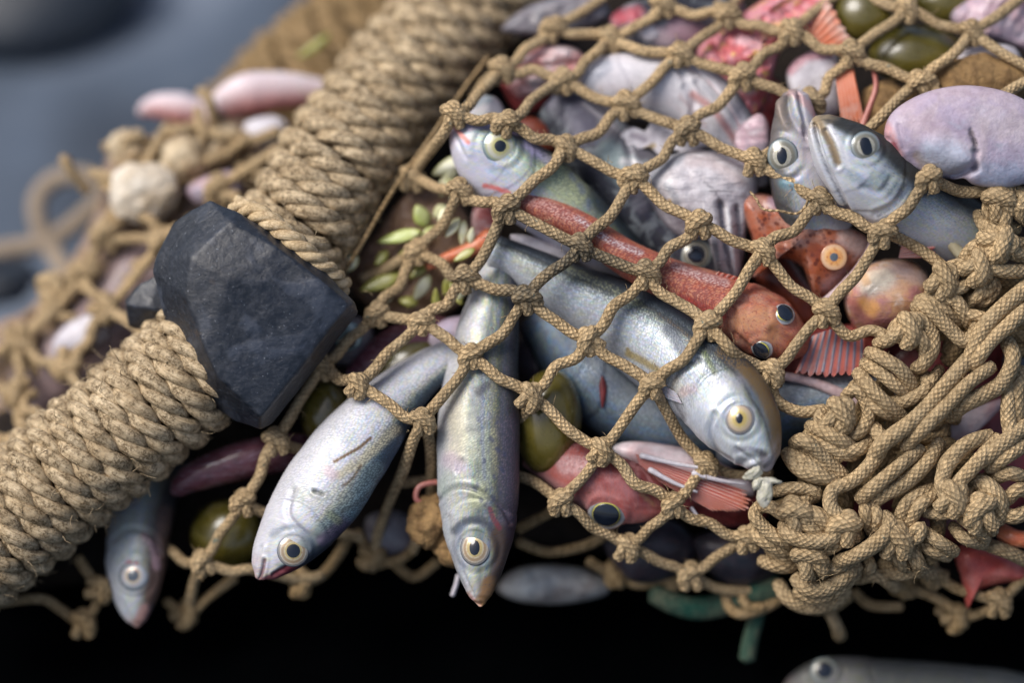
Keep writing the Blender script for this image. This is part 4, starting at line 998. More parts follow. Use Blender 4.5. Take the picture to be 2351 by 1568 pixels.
ft = thing('tail_fin', (2100, 550, -60), 'small pink tail fin with red tips poking out beside a pale bone', 'fish tail')
fin(ft, 'fin_fan', [(2068, 566, -48), (2062, 592, -48)], [(2142, 516, -34), (2152, 592, -38)], FIN_TAIL, 6, jag=.16, thick=4, ridge=1.6)
tag(MB().tube(catmull([(2085, 440, -60), (2130, 500, -52), (2180, 556, -52), (2230, 612, -66), (2260, 650, -90)], 30), np.linspace(11, 16, 30), 10).build('bone', M_BONE, None, W(np.array((2160., 540, -60)))), 'long pale yellow fish bone slanting behind the red tail fin', 'bone')
fs = thing('striped_fin', (1930, 815, -60), 'spread fin with grey and red stripes under the orange-red fish head', 'fin')
fin(fs, 'fin_fan', [(1860, 772, -66), (1915, 755, -60), (1985, 762, -60)], [(1822, 862, -52), (1900, 868, -44), (1985, 862, -52)], FIN_STRIPE, 9, jag=.10, thick=4, ridge=2)
pillow('red_fish', 'wet red fish flank under the striped fin', 'fish flank', [(1790, 800), (1850, 760), (1960, 745), (2030, 770), (2030, 830), (1960, 860), (1880, 872), (1800, 862)], -150, 60, F_REDWET, seed=22)
tag(MB().tube(catmull([(1790, 862, -84), (1860, 876, -74), (1930, 905, -74), (2000, 940, -90)], 30), np.linspace(10, 17, 30), 10).build('spine_bone', F_LIP, None, W(np.array((1880., 880, -80)))), 'grey-pink bony edge beneath the striped fin', 'bone')
fish('fish', 'steel-blue scaly fish flank beside the head of the large silver fish',
     [(1650, 1060, -150), (1720, 1010, -140), (1800, 960, -128), (1890, 935, -124), (1980, 930, -130), (2060, 935, -150)], [(0, 30), (.2, 66), (.5, 78), (.8, 74), (1, 50)], F_BLUE, [], -1, -8, .7, hl=.1, mouth=0, gill=0)
fish('fish', 'shaded silver fish with a torn slit in its gill, under the large silver fish',
     [(1230, 700, -190), (1290, 790, -178), (1350, 880, -165), (1430, 945, -160), (1530, 985, -160), (1640, 1012, -165), (1740, 1030, -180)], [(0, 60), (.2, 82), (.45, 84), (.7, 72), (1, 44)], F_BLUE, [], -1, -22, .7, hl=.42, mouth=0, gill=1.6)
pillow('gill_slit', 'dark red open slit in the gill of the shaded silver fish', 'wound', [(1382, 862), (1392, 885), (1390, 915), (1382, 940), (1377, 910), (1375, 880)], -98, 6, F_DARKRED, seed=4)
fl = fish('fish', 'crimson fish head at the bottom of the net, big black eye with yellow rim',
     [(1530, 1168, -82), (1490, 1150, -78), (1430, 1130, -74), (1370, 1105, -78), (1300, 1070, -95), (1210, 1030, -130)], [(0, 26), (.1, 52), (.25, 74), (.45, 78), (.7, 62), (1, 40)], (F_RED, PL, ()),
     [E(1392, 1180, 42, IRIS_AMBER, pr=.66, h=.40, slit=1.0, asp=1.1)], -1, 10, .66, hl=.6, mouth=.6)
pillow('pale_fish', 'white and pink fish flank above the crimson head', 'fish flank',
       [(1405, 1030), (1440, 1014), (1510, 1018), (1600, 1036), (1660, 1066), (1722, 1100), (1730, 1140), (1650, 1130), (1570, 1112), (1500, 1090), (1440, 1062)], -112, 44, F_WHITEPINK, seed=31, center=(1550, 1072))
fr = thing('red_fin', (1600, 1110, -70), 'long red and orange rayed fin with frayed white rays at the bottom of the net', 'fin')
fin(fr, 'fin_fan', [(1458, 1042, -62), (1470, 1072, -56), (1490, 1094, -60)], [(1722, 1130, -66), (1722, 1172, -56), (1640, 1176, -60)], FIN_RED, 12, jag=.07, thick=4, ridge=2.2, m=14)
mbt = MB()
for p0, p1 in (((1470, 1046, -50), (1640, 1078, -46)), ((1490, 1078, -46), (1600, 1130, -42)), ((1590, 1086, -44), (1712, 1112, -50))):
    mbt.tube(catmull([p0, tuple((np.array(p0) + p1) / 2 + np.array((0, 4, 5))), p1], 16), np.linspace(7, 3, 16), 8)
mbt.build('fin_ray', F_WHITE2, fr)
pillow('dark_red_fish', 'dark maroon fish body behind the red fin', 'fish flank', [(1500, 1120), (1620, 1090), (1740, 1110), (1760, 1190), (1680, 1212), (1580, 1190), (1520, 1165)], -150, 56, F_DARKRED, seed=33)
tag(MB().tube(catmull([(1586, 1166, -60), (1604, 1190, -54), (1622, 1212, -60)], 10), np.linspace(5, 3, 10), 8).build('white_spine', F_WHITE2, None, W(np.array((1600., 1190, -60)))), 'thin white fish spine sticking out below the red fin', 'bone')

pillow('white_flesh', 'wrinkled white flesh with dark streaks in the middle of the net', 'squid',
       [(1478, 430), (1500, 385), (1550, 352), (1620, 344), (1690, 366), (1735, 400), (1735, 470), (1712, 540), (1706, 600), (1690, 646), (1650, 636), (1636, 590), (1620, 545), (1570, 548), (1520, 510)], -135, 80, F_WHITE, paint=PO, center=(1610, 450), lump=5, freq=4, seed=41, crease=[((1655, 470), (1672, 640), 10, 16), ((1690, 480), (1700, 620), 8, 12)])
fish('fish', 'dark purple-grey fish under the net with a dull eye at its lower end',
     [(1655, 648, -175), (1600, 590, -168), (1510, 490, -180), (1425, 395, -190), (1340, 300, -215), (1265, 225, -250)], [(0, 26), (.1, 56), (.25, 78), (.5, 92), (.75, 84), (1, 52)], (F_DARK, [([(1400, 350), (1430, 400)], 30, (.30, .38, .38), .8), ([(1450, 420), (1470, 470)], 20, (.20, .18, .22), .6), ([(1430, 370), (1470, 380), (1500, 420)], 9, (.62, .60, .62), .8), ([(1290, 230), (1340, 290)], 40, (.05, .045, .075), .7), ([(1340, 235), (1420, 300)], 4, (.40, .38, .42), .7)], [([(1440, 330), (1450, 400), (1420, 470)], 6, 7)]), [E(1600, 583, 38, IRIS_SILVER, pr=.55)], 1, 4, .6, hl=.22)
F_WB = mat_fish('skin_white_fish', [(0, (.66, .64, .67)), (.5, (.70, .68, .71)), (.75, (.52, .51, .55)), (1, (.26, .26, .30))], head=(.62, .58, .62), head_amt=.4, hl=.3, tint=.14, metal=.1, scale=.5, speck=.15, dirt=.25, tints=((1, .82, .82), (.93, .90, 1.0), (.85, .95, 1.02)), snout_amt=.2)
fish('fish', 'broad white fish lying belly up with a pink streak, near the top of the net', [(1318, 232, -255), (1390, 200, -240), (1480, 200, -228), (1580, 232, -215), (1650, 290, -205), (1730, 380, -215)], [(0, 40), (.15, 76), (.4, 88), (.7, 70), (1, 46)],
     (F_WB, [([(1345, 250), (1350, 190), (1390, 150)], 18, (.28, .30, .36), .7), ([(1590, 215), (1640, 256), (1690, 326)], 9, (.62, .32, .30), .8), ([(1560, 220), (1620, 290)], 5, (.50, .36, .38), .6), ([(1500, 290), (1518, 298), (1530, 302)], 5, (.05, .06, .08), .9), ([(1620, 200), (1690, 270)], 10, (.36, .36, .40), .6), ([(1440, 270), (1500, 262)], 8, (.42, .40, .44), .5)],
      [([(1560, 160), (1590, 230), (1580, 300)], 6, 8), ([(1600, 190), (1660, 260), (1700, 340)], 6, 7), ([(1570, 200), (1620, 270), (1660, 350)], 5, 6)]), [], -1, -30, .62, hl=.3, mouth=0, gill=1.2)
pillow('torn_skin', 'torn scrap of white skin with yellow stain below the broad white fish', 'skin', [(1422, 312), (1450, 290), (1478, 300), (1500, 276), (1540, 296), (1566, 284), (1600, 316), (1634, 330), (1608, 344), (1590, 362), (1548, 346), (1520, 362), (1490, 340), (1450, 344)], -165, 12, F_WHITE2, seed=43, lump=2.5, freq=5, power=6, paint=[([(1484, 342), (1500, 334)], 7, (.46, .36, .20), .8), ([(1450, 310), (1480, 320)], 8, (.25, .22, .27), .7)])
fish('fish', 'white and pink striped fish edge beside the red and yellow fish', [(1570, 150, -200), (1630, 190, -185), (1690, 262, -178), (1730, 350, -180), (1750, 430, -200)], [(0, 20), (.3, 34), (.7, 30), (1, 16)], (F_WB, [([(1620, 190), (1680, 270), (1710, 340)], 8, (.62, .30, .29), .8), ([(1650, 190), (1700, 270)], 6, (.30, .28, .32), .7)], ()), [], 1, 10, .6, mouth=0, hl=.1, gill=.2)
pillow('red_yellow_fish', 'red and pink fish with yellow blotches at the top right of the net', 'fish',
       [(1598, 128), (1622, 88), (1680, 50), (1740, 5), (1830, -40), (1920, -30), (1912, 30), (1880, 80), (1800, 110), (1775, 170), (1748, 250), (1700, 300), (1668, 270), (1630, 190)], -250, 70, F_REDYEL, center=(1745, 95), grad=(0, .2), seed=45, lump=11, freq=6, power=4, crease=[((1640, 90), (1700, 230), 10, 24), ((1700, 60), (1790, 110), 9, 22), ((1680, 160), (1760, 150), 8, 18), ((1790, 20), (1860, 80), 10, 22)], paint=[([(1690, 190), (1720, 200)], 14, (.70, .62, .50), .8), ([(1760, 70), (1800, 60)], 16, (.68, .44, .14), .7), ([(1620, 150), (1660, 200)], 16, (.60, .10, .09), .7), ([(1700, 90), (1740, 100)], 14, (.66, .48, .52), .6)])
fin_y = thing('orange_red_fin', (1890, 60, -200), 'orange and red fin at the top, beside an olive ball', 'fin')
fin(fin_y, 'fin_fan', [(1840, 90, -190), (1880, 120, -180)], [(1900, -10, -200), (1960, 100, -190)], FIN_ORANGE, 6, thick=4, jag=.07, ridge=1.6)
fish('fish', 'pinkish grey fish with a white spot across the top of the net', [(1400, 70, -290), (1450, 60, -285), (1520, 60, -280), (1600, 40, -280), (1700, -10, -290)], [(0, 30), (.2, 62), (.5, 72), (1, 50)], (F_DARK, [([(1500, 75), (1530, 90)], 20, (.60, .46, .50), .8), ([(1560, 60), (1600, 90)], 30, (.60, .36, .42), .7), ([(1420, 40), (1460, 30)], 20, (.40, .05, .07), .7)], ()), [], 1, 10, .7, hl=.2)
pillow('white_shell', 'small rounded white lump beside the pinkish grey fish', 'shell', [(1465, 50), (1490, 44), (1515, 58), (1518, 85), (1490, 98), (1466, 82)], -250, 20, F_WHITE2, seed=46, lump=3, power=3)
pillow('pink_fish_piece', 'pink and white fish piece beside the top of the wrapped rope', 'fish piece', [(1170, 190), (1190, 140), (1250, 105), (1320, 110), (1350, 150), (1320, 190), (1250, 215), (1190, 225)], -280, 46, F_ROSE, seed=47, lump=9, freq=6, power=4, crease=[((1190, 160), (1330, 140), 8, 16), ((1220, 200), (1300, 190), 7, 12)])
pillow('grey_fish', 'plain grey fish back at the top edge beside the rope', 'fish', [(1150, 70), (1200, 20), (1280, -10), (1370, -10), (1400, 40), (1330, 75), (1240, 85)], -330, 44, F_GREY, seed=48, lump=8, freq=5, power=4)
pillow('silver_fish_piece', 'small silver fish piece under the pink fish piece', 'fish piece', [(1060, 250), (1090, 220), (1140, 225), (1160, 270), (1130, 300), (1080, 300)], -210, 34, F_WHITE2, seed=49, lump=4, power=3, paint=[([(1075, 240), (1120, 226)], 12, (.24, .30, .34), .8), ([(1100, 270), (1130, 280)], 18, (.56, .60, .52), .5)])
pillow('red_scrap', 'dark red scrap of gut in the shade below the pink piece', 'gut', [(1150, 190), (1210, 180), (1270, 200), (1250, 250), (1190, 260)], -300, 40, F_DARKRED, seed=50)
pillow('rust_scrap', 'rusty brown scrap next to the lilac fish head', 'weed', [(1180, 280), (1230, 270), (1280, 310), (1280, 350), (1220, 340)], -230, 30, F_RUST, seed=51)
pillow('white_fish', 'plain white fish side beside an orange fin, upper right', 'fish', [(1806, 160), (1850, 120), (1910, 118), (1932, 170), (1932, 250), (1890, 280), (1850, 260), (1815, 215)], -190, 40, F_WHITE2, seed=52, lump=4, power=6, paint=[([(1815, 160), (1850, 130), (1900, 122)], 14, (.40, .16, .20), .7), ([(1830, 240), (1870, 270)], 16, (.40, .32, .44), .6)])
fo = thing('orange_fin', (1950, 230, -130), 'bright orange fin folded below the knot, upper right', 'fin')
fin(fo, 'fin_fan', [(1915, 150, -140), (1955, 140, -140)], [(1932, 292, -110), (1985, 286, -116)], FIN_ORANGE, 6, thick=5, jag=.10, curl=12, ridge=1.8)
tag(MB().tube(catmull([(2005, 160, -140), (2010, 200, -120), (1994, 250, -110), (1975, 300, -110)], 24), np.linspace(5, 9, 24), 8).build('pink_tendril', M_PINKLOOP, None, W(np.array((2000., 230, -120)))), 'curved pink tendril beside the orange fin', 'tendril')
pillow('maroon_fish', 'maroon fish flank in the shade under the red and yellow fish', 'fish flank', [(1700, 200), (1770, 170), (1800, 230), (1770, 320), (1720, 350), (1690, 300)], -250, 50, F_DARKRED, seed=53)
pillow('pink_grey_flap', 'soft pinkish flap beside the grey upturned head', 'fish piece', [(1690, 300), (1740, 260), (1765, 290), (1760, 360), (1720, 400), (1690, 350)], -150, 16, F_PINKGREY, seed=54, lump=6, freq=6, power=4)
blob('sponge', 'brown rough sponge behind the dark-backed head, upper right', 'sponge', (2035, 260, -170), (75, 85, 60), M_SPONGE, lump=.1, freq=4, seed=6)
blob('sponge', 'brown gritty lump behind the flatfish', 'sponge', (2250, 190, -150), (110, 70, 60), M_SPONGE, lump=.1, freq=4, seed=7)
pillow('white_scrap', 'whitish scrap beside the gritty lump above the flatfish', 'skin', [(2190, 130), (2260, 100), (2330, 110), (2340, 160), (2270, 175), (2210, 170)], -190, 40, F_WHITE, seed=55)
pillow('mauve_fish', 'brownish mauve fish back at the top right corner', 'fish', [(2180, 30), (2260, -20), (2380, -40), (2420, 60), (2380, 120), (2290, 95), (2220, 80)], -250, 44, F_PINKGREY, seed=56, lump=8, freq=5, power=4)

# olive balls
blob('olive_ball', 'glossy olive ball between the hanging fish and the large silver fish', 'ball', (1258, 968, -105), (78, 122, 80), M_BALL, lump=.015, rot=.08, group='glossy olive balls in the catch')
blob('olive_ball', 'shaded olive ball below the dark stone', 'ball', (748, 950, -170), (60, 78, 60), M_BALL, lump=.02, group='glossy olive balls in the catch', seed=2)
blob('olive_ball', 'dim olive ball near the bottom left, left of the white-bellied fish', 'ball', (520, 1228, -250), (84, 80, 80), M_BALL, lump=.02, group='glossy olive balls in the catch', seed=3)
blob('olive_ball', 'olive ball half hidden above the tail of the white-bellied fish', 'ball', (935, 835, -190), (100, 60, 60), M_BALL, lump=.02, rot=-.4, group='glossy olive balls in the catch', seed=4)
blob('olive_ball', 'dark olive ball at the top edge beside the orange fin', 'ball', (1992, 30, -250), (82, 72, 70), M_BALL, lump=.02, group='glossy olive balls in the catch', seed=5)
blob('olive_ball', 'wide olive ball under the net above the flatfish', 'ball', (2105, 125, -240), (110, 68, 70), M_BALL, lump=.02, group='glossy olive balls in the catch', seed=6)
blob('olive_ball', 'olive ball cut by the top edge, right of the topmost knot', 'ball', (2180, 0, -290), (80, 60, 60), M_BALL, lump=.02, group='glossy olive balls in the catch', seed=7)

# left of the hanging fish
mbp = MB().tube(catmull([(396, 1132, -180), (440, 1098, -172), (520, 1068, -172), (610, 1045, -182), (720, 1030, -215), (800, 1010, -240)], 60), np.interp(np.linspace(0, 1, 60), [0, .04, .15, .4, .7, 1], [10, 24, 36, 46, 44, 26]), 30)
tag(mbp.build('sea_slug', F_MAUVE, None, W(np.array((560., 1070, -190)))), 'slimy dark mauve sea creature below the stone', 'sea creature')
pillow('mauve_fish', 'mauve pink fish flank behind the netting right of the stone', 'fish flank', [(790, 860), (830, 800), (900, 750), (990, 725), (1050, 740), (1040, 790), (960, 800), (880, 830), (820, 880)], -200, 50, F_MAUVE, seed=61)
pillow('lilac_fish', 'pale lilac fish side behind the tail of the hanging fish', 'fish flank', [(960, 770), (1010, 735), (1080, 730), (1100, 790), (1060, 850), (980, 850)], -190, 46, F_FLAT, seed=62)
xf = thing('dark_fish', (800, 775, -190), 'teal and black fish eye peeping out beside the right end of the stone', 'fish')
V_, F_, a_, b_ = blob_data((790, 780, -220), (70, 60, 50), .03); link_mesh('head', V_, F_, a_, b_, F_GREY, xf)
IRIS_TEAL = mat_eye('iris_teal', [(0, (.1, .14, .14)), (.5, (.30, .42, .42)), (.8, (.38, .50, .50)), (1, (.08, .20, .22))])
add_eye(xf, np.array((797., 772, -168)), np.array((0, 0, 1.)), 34, IRIS_TEAL, PUPIL, pr=.55, h=.3, look=(.1, .3))
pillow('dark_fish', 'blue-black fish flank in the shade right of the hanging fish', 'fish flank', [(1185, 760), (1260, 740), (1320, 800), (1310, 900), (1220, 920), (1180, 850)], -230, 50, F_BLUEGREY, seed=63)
pillow('blue_grey_strip', 'pale blue silver fish edge left of the large silver fish', 'fish flank', [(1250, 690), (1290, 700), (1340, 790), (1390, 880), (1380, 920), (1320, 860), (1270, 780)], -180, 30, F_WHITE2, seed=64)
pillow('silver_strip', 'silver fish tail strip under the slender red fish', 'fish', [(1170, 540), (1230, 545), (1300, 580), (1290, 610), (1210, 590)], -120, 24, F_WHITE2, seed=65)
tag(MB().tube(catmull([(980, 612, -165), (1030, 590, -150), (1080, 572, -140), (1130, 540, -140)], 24), np.linspace(10, 22, 24), 12).build('orange_strip', F_ORANGE, None, W(np.array((1050., 585, -150)))), 'thin pale orange strip of flesh beside the yellow leaves', 'flesh')
pillow('brown_weed', 'brown rotten weed between the rope and the hanging fish', 'weed', [(800, 640), (860, 540), (960, 420), (1060, 470), (1090, 580), (1060, 700), (960, 740), (860, 720)], -270, 44, mat_flesh('weed_brown', [(.10, .06, .03), (.22, .13, .07), (.30, .20, .14), (.16, .09, .06)], 3.0, .5, coat=.2, bump=1.0), seed=66, lump=9, freq=6)
pillow('rose_scrap', 'rose coloured scrap above the pale leaves', 'flesh', [(1085, 480), (1130, 470), (1150, 520), (1130, 580), (1090, 560)], -180, 24, F_ROSE, seed=67)

plant = thing('seaweed', (940, 560, -220), 'cluster of lime and cream leaves beside the wrapped rope', 'seaweed')
leaves = [((866, 556), (968, 530), 15, M_LEAF), ((955, 470), (980, 522), 20, M_LEAF), ((824, 668), (926, 628), 18, M_LEAF_OLIVE), ((1060, 565), (1066, 505), 12, M_PETAL), ((1022, 545), (1056, 500), 12, M_PETAL), ((950, 690), (988, 632), 15, M_PETAL),
          ((915, 690), (960, 696), 13, M_LEAF_OLIVE), ((995, 500), (1024, 470), 14, M_PETAL), ((990, 402), (1072, 358), 17, M_PETAL), ((1004, 428), (1052, 392), 12, M_PETAL), ((1012, 530), (1022, 470), 12, M_PETAL), ((1020, 680), (1034, 632), 12, M_LEAF_OLIVE),
          ((780, 625), (820, 585), 18, M_PETAL), ((1000, 660), (1002, 720), 10, M_LEAF_OLIVE), ((1030, 640), (1060, 700), 12, M_LEAF_OLIVE), ((1085, 520), (1078, 560), 9, M_PETAL), ((905, 610), (948, 570), 14, M_LEAF_OLIVE), ((1010, 452), (1040, 410), 13, M_PETAL), ((1030, 480), (1060, 430), 13, M_PETAL), ((960, 560), (1000, 520), 13, M_LEAF), ((1040, 600), (1090, 570), 10, M_LEAF_OLIVE), ((880, 700), (900, 660), 12, M_PETAL), ((990, 590), (1024, 610), 10, M_PETAL), ((1074, 470), (1100, 430), 12, M_PETAL), ((940, 640), (985, 600), 12, M_LEAF_OLIVE), ((1050, 690), (1076, 640), 12, M_PETAL), ((860, 610), (890, 575), 12, M_LEAF_OLIVE)]
for i, (p, q, w, m) in enumerate(leaves):
    p, q = np.array(p, float), np.array(q, float); ax = (q - p); n = np.array([-ax[1], ax[0]]) / np.linalg.norm(ax)
    o = [p, p + ax * .3 + n * w * .8, p + ax * .65 + n * w, p + ax * .92 + n * w * .5, q, p + ax * .92 - n * w * .5, p + ax * .65 - n * w, p + ax * .3 - n * w * .8]
    c = (p + q) / 2; dd = ns_depth(*c) - 55 - 8 * (i % 4)
    V, F, a, b = pillow_data(o, dd, w * .45, grad=((.2, -.3, .1, -.1)[i % 4], (.3, -.2)[i % 2]), K=8, M=36, lump=1.5, seed=i)
    link_mesh('leaf', V, F, a, b, m, plant)

# below and between
sp = blob('sponge', 'ragged brown sponge left of the hanging fish head', 'sponge', (990, 1200, -110), (62, 66, 46), M_SPONGE, lump=.13, freq=5, seed=8, under=False, K=60, M=90)
blob('sponge', 'small tuft of brown sponge under the ragged one', 'sponge', (1035, 1265, -110), (36, 36, 30), M_SPONGE, lump=.13, freq=5, seed=9, under=False)
tag(MB().tube(catmull([(978, 1160, -96), (955, 1145, -92), (962, 1118, -92), (995, 1108, -96), (1015, 1112, -104)], 30), 7, 8).build('pink_loop', M_PINKLOOP, None, W(np.array((980., 1130, -95)))), 'curled pink tendril on top of the ragged sponge', 'tendril')
tag(MB().tube(catmull([(1052, 1320, -130), (1046, 1345, -126), (1038, 1368, -126)], 12), 5.5, 8).build('white_quill', F_WHITE2, None, W(np.array((1045., 1345, -130)))), 'thin white quill hanging beside the middle fish head', 'bone')
pillow('grey_shell', 'blurred pale grey shell in the dark under the net', 'shell', [(1140, 1350), (1180, 1308), (1250, 1296), (1330, 1304), (1392, 1330), (1395, 1362), (1340, 1380), (1260, 1388), (1180, 1378)], -330, 50, M_SHELL, under=False, seed=71, lump=9, freq=4)
pillow('grey_fish', 'dim grey fish flank in the dark between the two hanging heads', 'fish flank', [(840, 1190), (900, 1170), (950, 1200), (950, 1260), (890, 1280), (845, 1250)], -260, 40, F_GREY, under=False, seed=72)
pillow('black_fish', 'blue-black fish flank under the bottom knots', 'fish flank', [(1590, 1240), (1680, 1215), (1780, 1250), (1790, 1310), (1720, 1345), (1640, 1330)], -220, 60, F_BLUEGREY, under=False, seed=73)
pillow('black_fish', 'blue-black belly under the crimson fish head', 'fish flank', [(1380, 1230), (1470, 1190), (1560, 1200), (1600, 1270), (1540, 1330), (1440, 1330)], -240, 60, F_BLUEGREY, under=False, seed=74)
tag(MB().tube(catmull([(1500, 1362, -260), (1545, 1385, -250), (1600, 1398, -246), (1660, 1388, -240), (1725, 1366, -232), (1790, 1345, -230)], 40), np.interp(np.linspace(0, 1, 40), [0, .5, 1], [24, 28, 30]), 20)
    .tube(catmull([(1745, 1372, -240), (1735, 1420, -246), (1722, 1470, -256), (1714, 1515, -262)], 30), 19, 18).build('green_rope', M_GREENROPE, None, W(np.array((1650., 1390, -245)))), 'dark green rope end hanging from the underside of the net', 'rope')
fish('fish', 'blurred grey fish lying on the black deck in the bottom right corner',
     [(1790, 1600, -330), (1840, 1588, -326), (1910, 1588, -322), (2010, 1604, -322), (2160, 1622, -326), (2340, 1640, -332), (2520, 1655, -340)], [(0, 14), (.05, 46), (.12, 78), (.24, 92), (.45, 104), (.7, 102), (1, 70)],
     mat_fish('skin_far_grey', [(0, (.62, .62, .62)), (.5, (.56, .56, .50)), (.62, (.44, .38, .22)), (.72, (.26, .25, .20)), (1, (.08, .08, .07))], head=(.44, .40, .42), hl=.28, speck=.4, **SIL),
     [E(1892, 1542, 31, IRIS_SILVER, pr=.6)], 1, 26, .7, under=False, hl=.3)

# right edge
pillow('red_white_fin', 'white fin with red edge in the gap of the gathered cords', 'fin', [(2172, 1010), (2190, 960), (2240, 935), (2300, 915), (2302, 930), (2260, 975), (2210, 1015), (2185, 1022)], -120, 14, F_WHITEPINK, under=False, seed=81)
mbo = MB().tube(catmull([(2300, 1222, -80), (2320, 1232, -66), (2342, 1238, -60), (2375, 1240, -60)], 16), 20, 16)
tag(mbo.build('orange_tube', F_ORANGE, None, W(np.array((2330., 1232, -66)))), 'bright orange wet tube sticking out at the right edge', 'sea creature')
pillow('red_fish', 'dark red fish jaw under the gathered cords, bottom right', 'fish', [(2190, 1260), (2260, 1250), (2340, 1290), (2360, 1330), (2300, 1340), (2240, 1360), (2220, 1400), (2205, 1330)], -160, 44, F_REDWET, under=False, seed=82)
xr = thing('dark_fish', (2345, 835, -110), 'black-eyed fish head cut by the right edge among the gathered cords', 'fish')
V_, F_, a_, b_ = blob_data((2350, 830, -150), (50, 70, 50), .03); link_mesh('head', V_, F_, a_, b_, F_GREY, xr)
add_eye(xr, np.array((2350., 835, -100)), np.array((0, 0, 1.)), 26, IRIS_AMBER, PUPIL, pr=.7, h=.3)
pillow('dark_catch', 'dark red wet scraps in the gaps of the gathered cords', 'gut', [(2050, 760), (2150, 700), (2350, 620), (2450, 800), (2400, 1100), (2200, 1250), (1950, 1200), (1900, 1050)], -230, 60, F_DARKRED, under=False, seed=83)
pillow('grey_catch', 'grey-brown scrap at the right edge above the long cords', 'weed', [(2230, 640), (2300, 620), (2380, 640), (2380, 720), (2300, 720)], -130, 26, M_SPONGE, under=False, seed=84)

# ------------------------------------------------------------------ background left of the rope
fish('fish', 'blurred pink and white fish lying behind the wrapped rope', [(476, 276, -560), (510, 245, -540), (560, 218, -530), (640, 208, -530), (740, 212, -540), (820, 230, -560)], [(0, 12), (.1, 34), (.32, 52), (.6, 42), (1, 18)], F_PINK, [E(502, 262, 20, IRIS_SILVER, pr=.55)], 1, 30, .7, under=False)
fish('fish', 'blurred small pink fish at the far left of the catch', [(318, 262, -640), (345, 246, -630), (400, 246, -620), (470, 260, -620), (540, 280, -640)], [(0, 10), (.2, 30), (.45, 38), (.8, 22), (1, 12)], F_PINK, [], 1, 30, .7, under=False)
blob('coral', 'cream coral lump, largest of the blurred lumps behind the stone', 'coral', (332, 440, -420), (85, 72, 60), M_CORALW, lump=.12, freq=4, seed=21, under=False)
blob('coral', 'knobbly yellowish coral lump above the largest cream one', 'coral', (425, 368, -450), (58, 52, 50), M_CORAL, lump=.16, freq=4, seed=22, under=False)
blob('coral', 'dark ragged coral lump nearest the blue ground', 'coral', (300, 340, -480), (48, 42, 40), M_CORAL, lump=.2, freq=5, seed=23, under=False)
blob('coral', 'rounded cream coral lump under the pink fish', 'coral', (500, 330, -480), (60, 48, 40), M_CORAL, lump=.14, freq=4, seed=24, under=False)
pillow('white_fish', 'white scrap of fish in the shade under the pink fish', 'fish piece', [(560, 285), (620, 265), (660, 285), (640, 330), (580, 335)], -470, 30, F_WHITE2, under=False, seed=91)
M_BULGE = mat_flesh('net_and_catch', [(.16, .10, .055), (.36, .25, .13), (.30, .22, .19), (.46, .38, .28)], 3.2, .6, coat=.1, bump=1.0, spots=(.06, .04, .03), spot_lo=.60)
pillow('net_bundle', 'blurred crumpled tan net and catch bulging out behind the rope at the left', 'fishing net', [(-60, 790), (60, 712), (140, 630), (205, 520), (232, 430), (250, 352), (330, 318), (400, 292), (480, 262), (580, 250), (660, 320), (620, 470), (480, 640), (420, 780), (300, 900), (150, 1030), (-60, 1090)], -570, 100, M_BULGE, under=False, seed=95, center=(280, 640), lump=16, freq=5, K=34, M=150)
pillow('mauve_fish', 'brownish mauve fish under the blurred left netting', 'fish', [(20, 880), (120, 760), (230, 640), (300, 560), (400, 560), (400, 700), (320, 800), (200, 900), (90, 980), (30, 960)], -480, 70, mat_flesh('flesh_brown_mauve', [(.16, .11, .10), (.26, .19, .19), (.42, .34, .33)], 1.6, .4), under=False, seed=92, center=(210, 770))
pillow('white_catch', 'whitish fish belly under the blurred left netting', 'fish belly', [(120, 790), (160, 740), (230, 720), (250, 770), (200, 810), (140, 820)], -410, 30, F_WHITE2, under=False, seed=93)
pillow('grey_catch', 'greyish fish scrap between the coral and the stone', 'fish piece', [(430, 430), (520, 390), (560, 420), (540, 460), (460, 470)], -420, 40, F_PINKGREY, under=False, seed=94)
far = thing('far_rope', (650, 90, -700), 'blurred second wrapped rope behind the first, top centre', 'rope')
roll_mesh([(450, 470, -860), (587, 332, -830), (807, 122, -810), (930, 0, -820), (1050, -130, -840)], 178, 30, 56, M_FARROPE, M_CORE, far, step=16, jitter=6, lean=30)
V, F, a, b = pillow_data([(680, 130), (720, 95), (755, 75), (750, 95), (715, 125)], -560, 8, K=8, M=36)
tag(link_mesh('leaf', V, F, a, b, M_LEAF_OLIVE, None, W(V.mean(0))), 'blurred olive leaf lying on the far rope', 'leaf')
mb = MB()
mb.tube(catmull([(-80, 590, -900), (0, 575, -900), (90, 560, -900), (150, 530, -900), (220, 470, -900), (240, 440, -880), (200, 405, -880), (130, 410, -900), (85, 460, -900), (95, 530, -900), (130, 590, -880), (160, 640, -820)], 90), 22, 12)
tag(mb.build('rope_loop', mat_simple('far_cord', (.30, .24, .18), (.22, .17, .12), 60, .9), None, W(np.array((120., 500, -900)))), 'blurred loose loop of cord standing against the blue ground', 'cord')
stone('stone', 'blurred dark blue stone at the left edge of the ground', [(-60, 640, -1000), (-60, 720, -1000), (60, 690, -960), (100, 630, -980), (60, 590, -1060), (-60, 590, -1060), (20, 650, -930), (0, 700, -1100)], 8, 2, 12)
GQ = lambda u, v: None
def ground_pt(u, v):
    p0 = np.array(cam.location) if False else np.array(FOCUS + AZ * DIST)
    p1 = W(np.array((u, v, 0.)))
    t = (GZ - p0[2]) / (p1[2] - p0[2])
    return p0 + (p1 - p0) * t
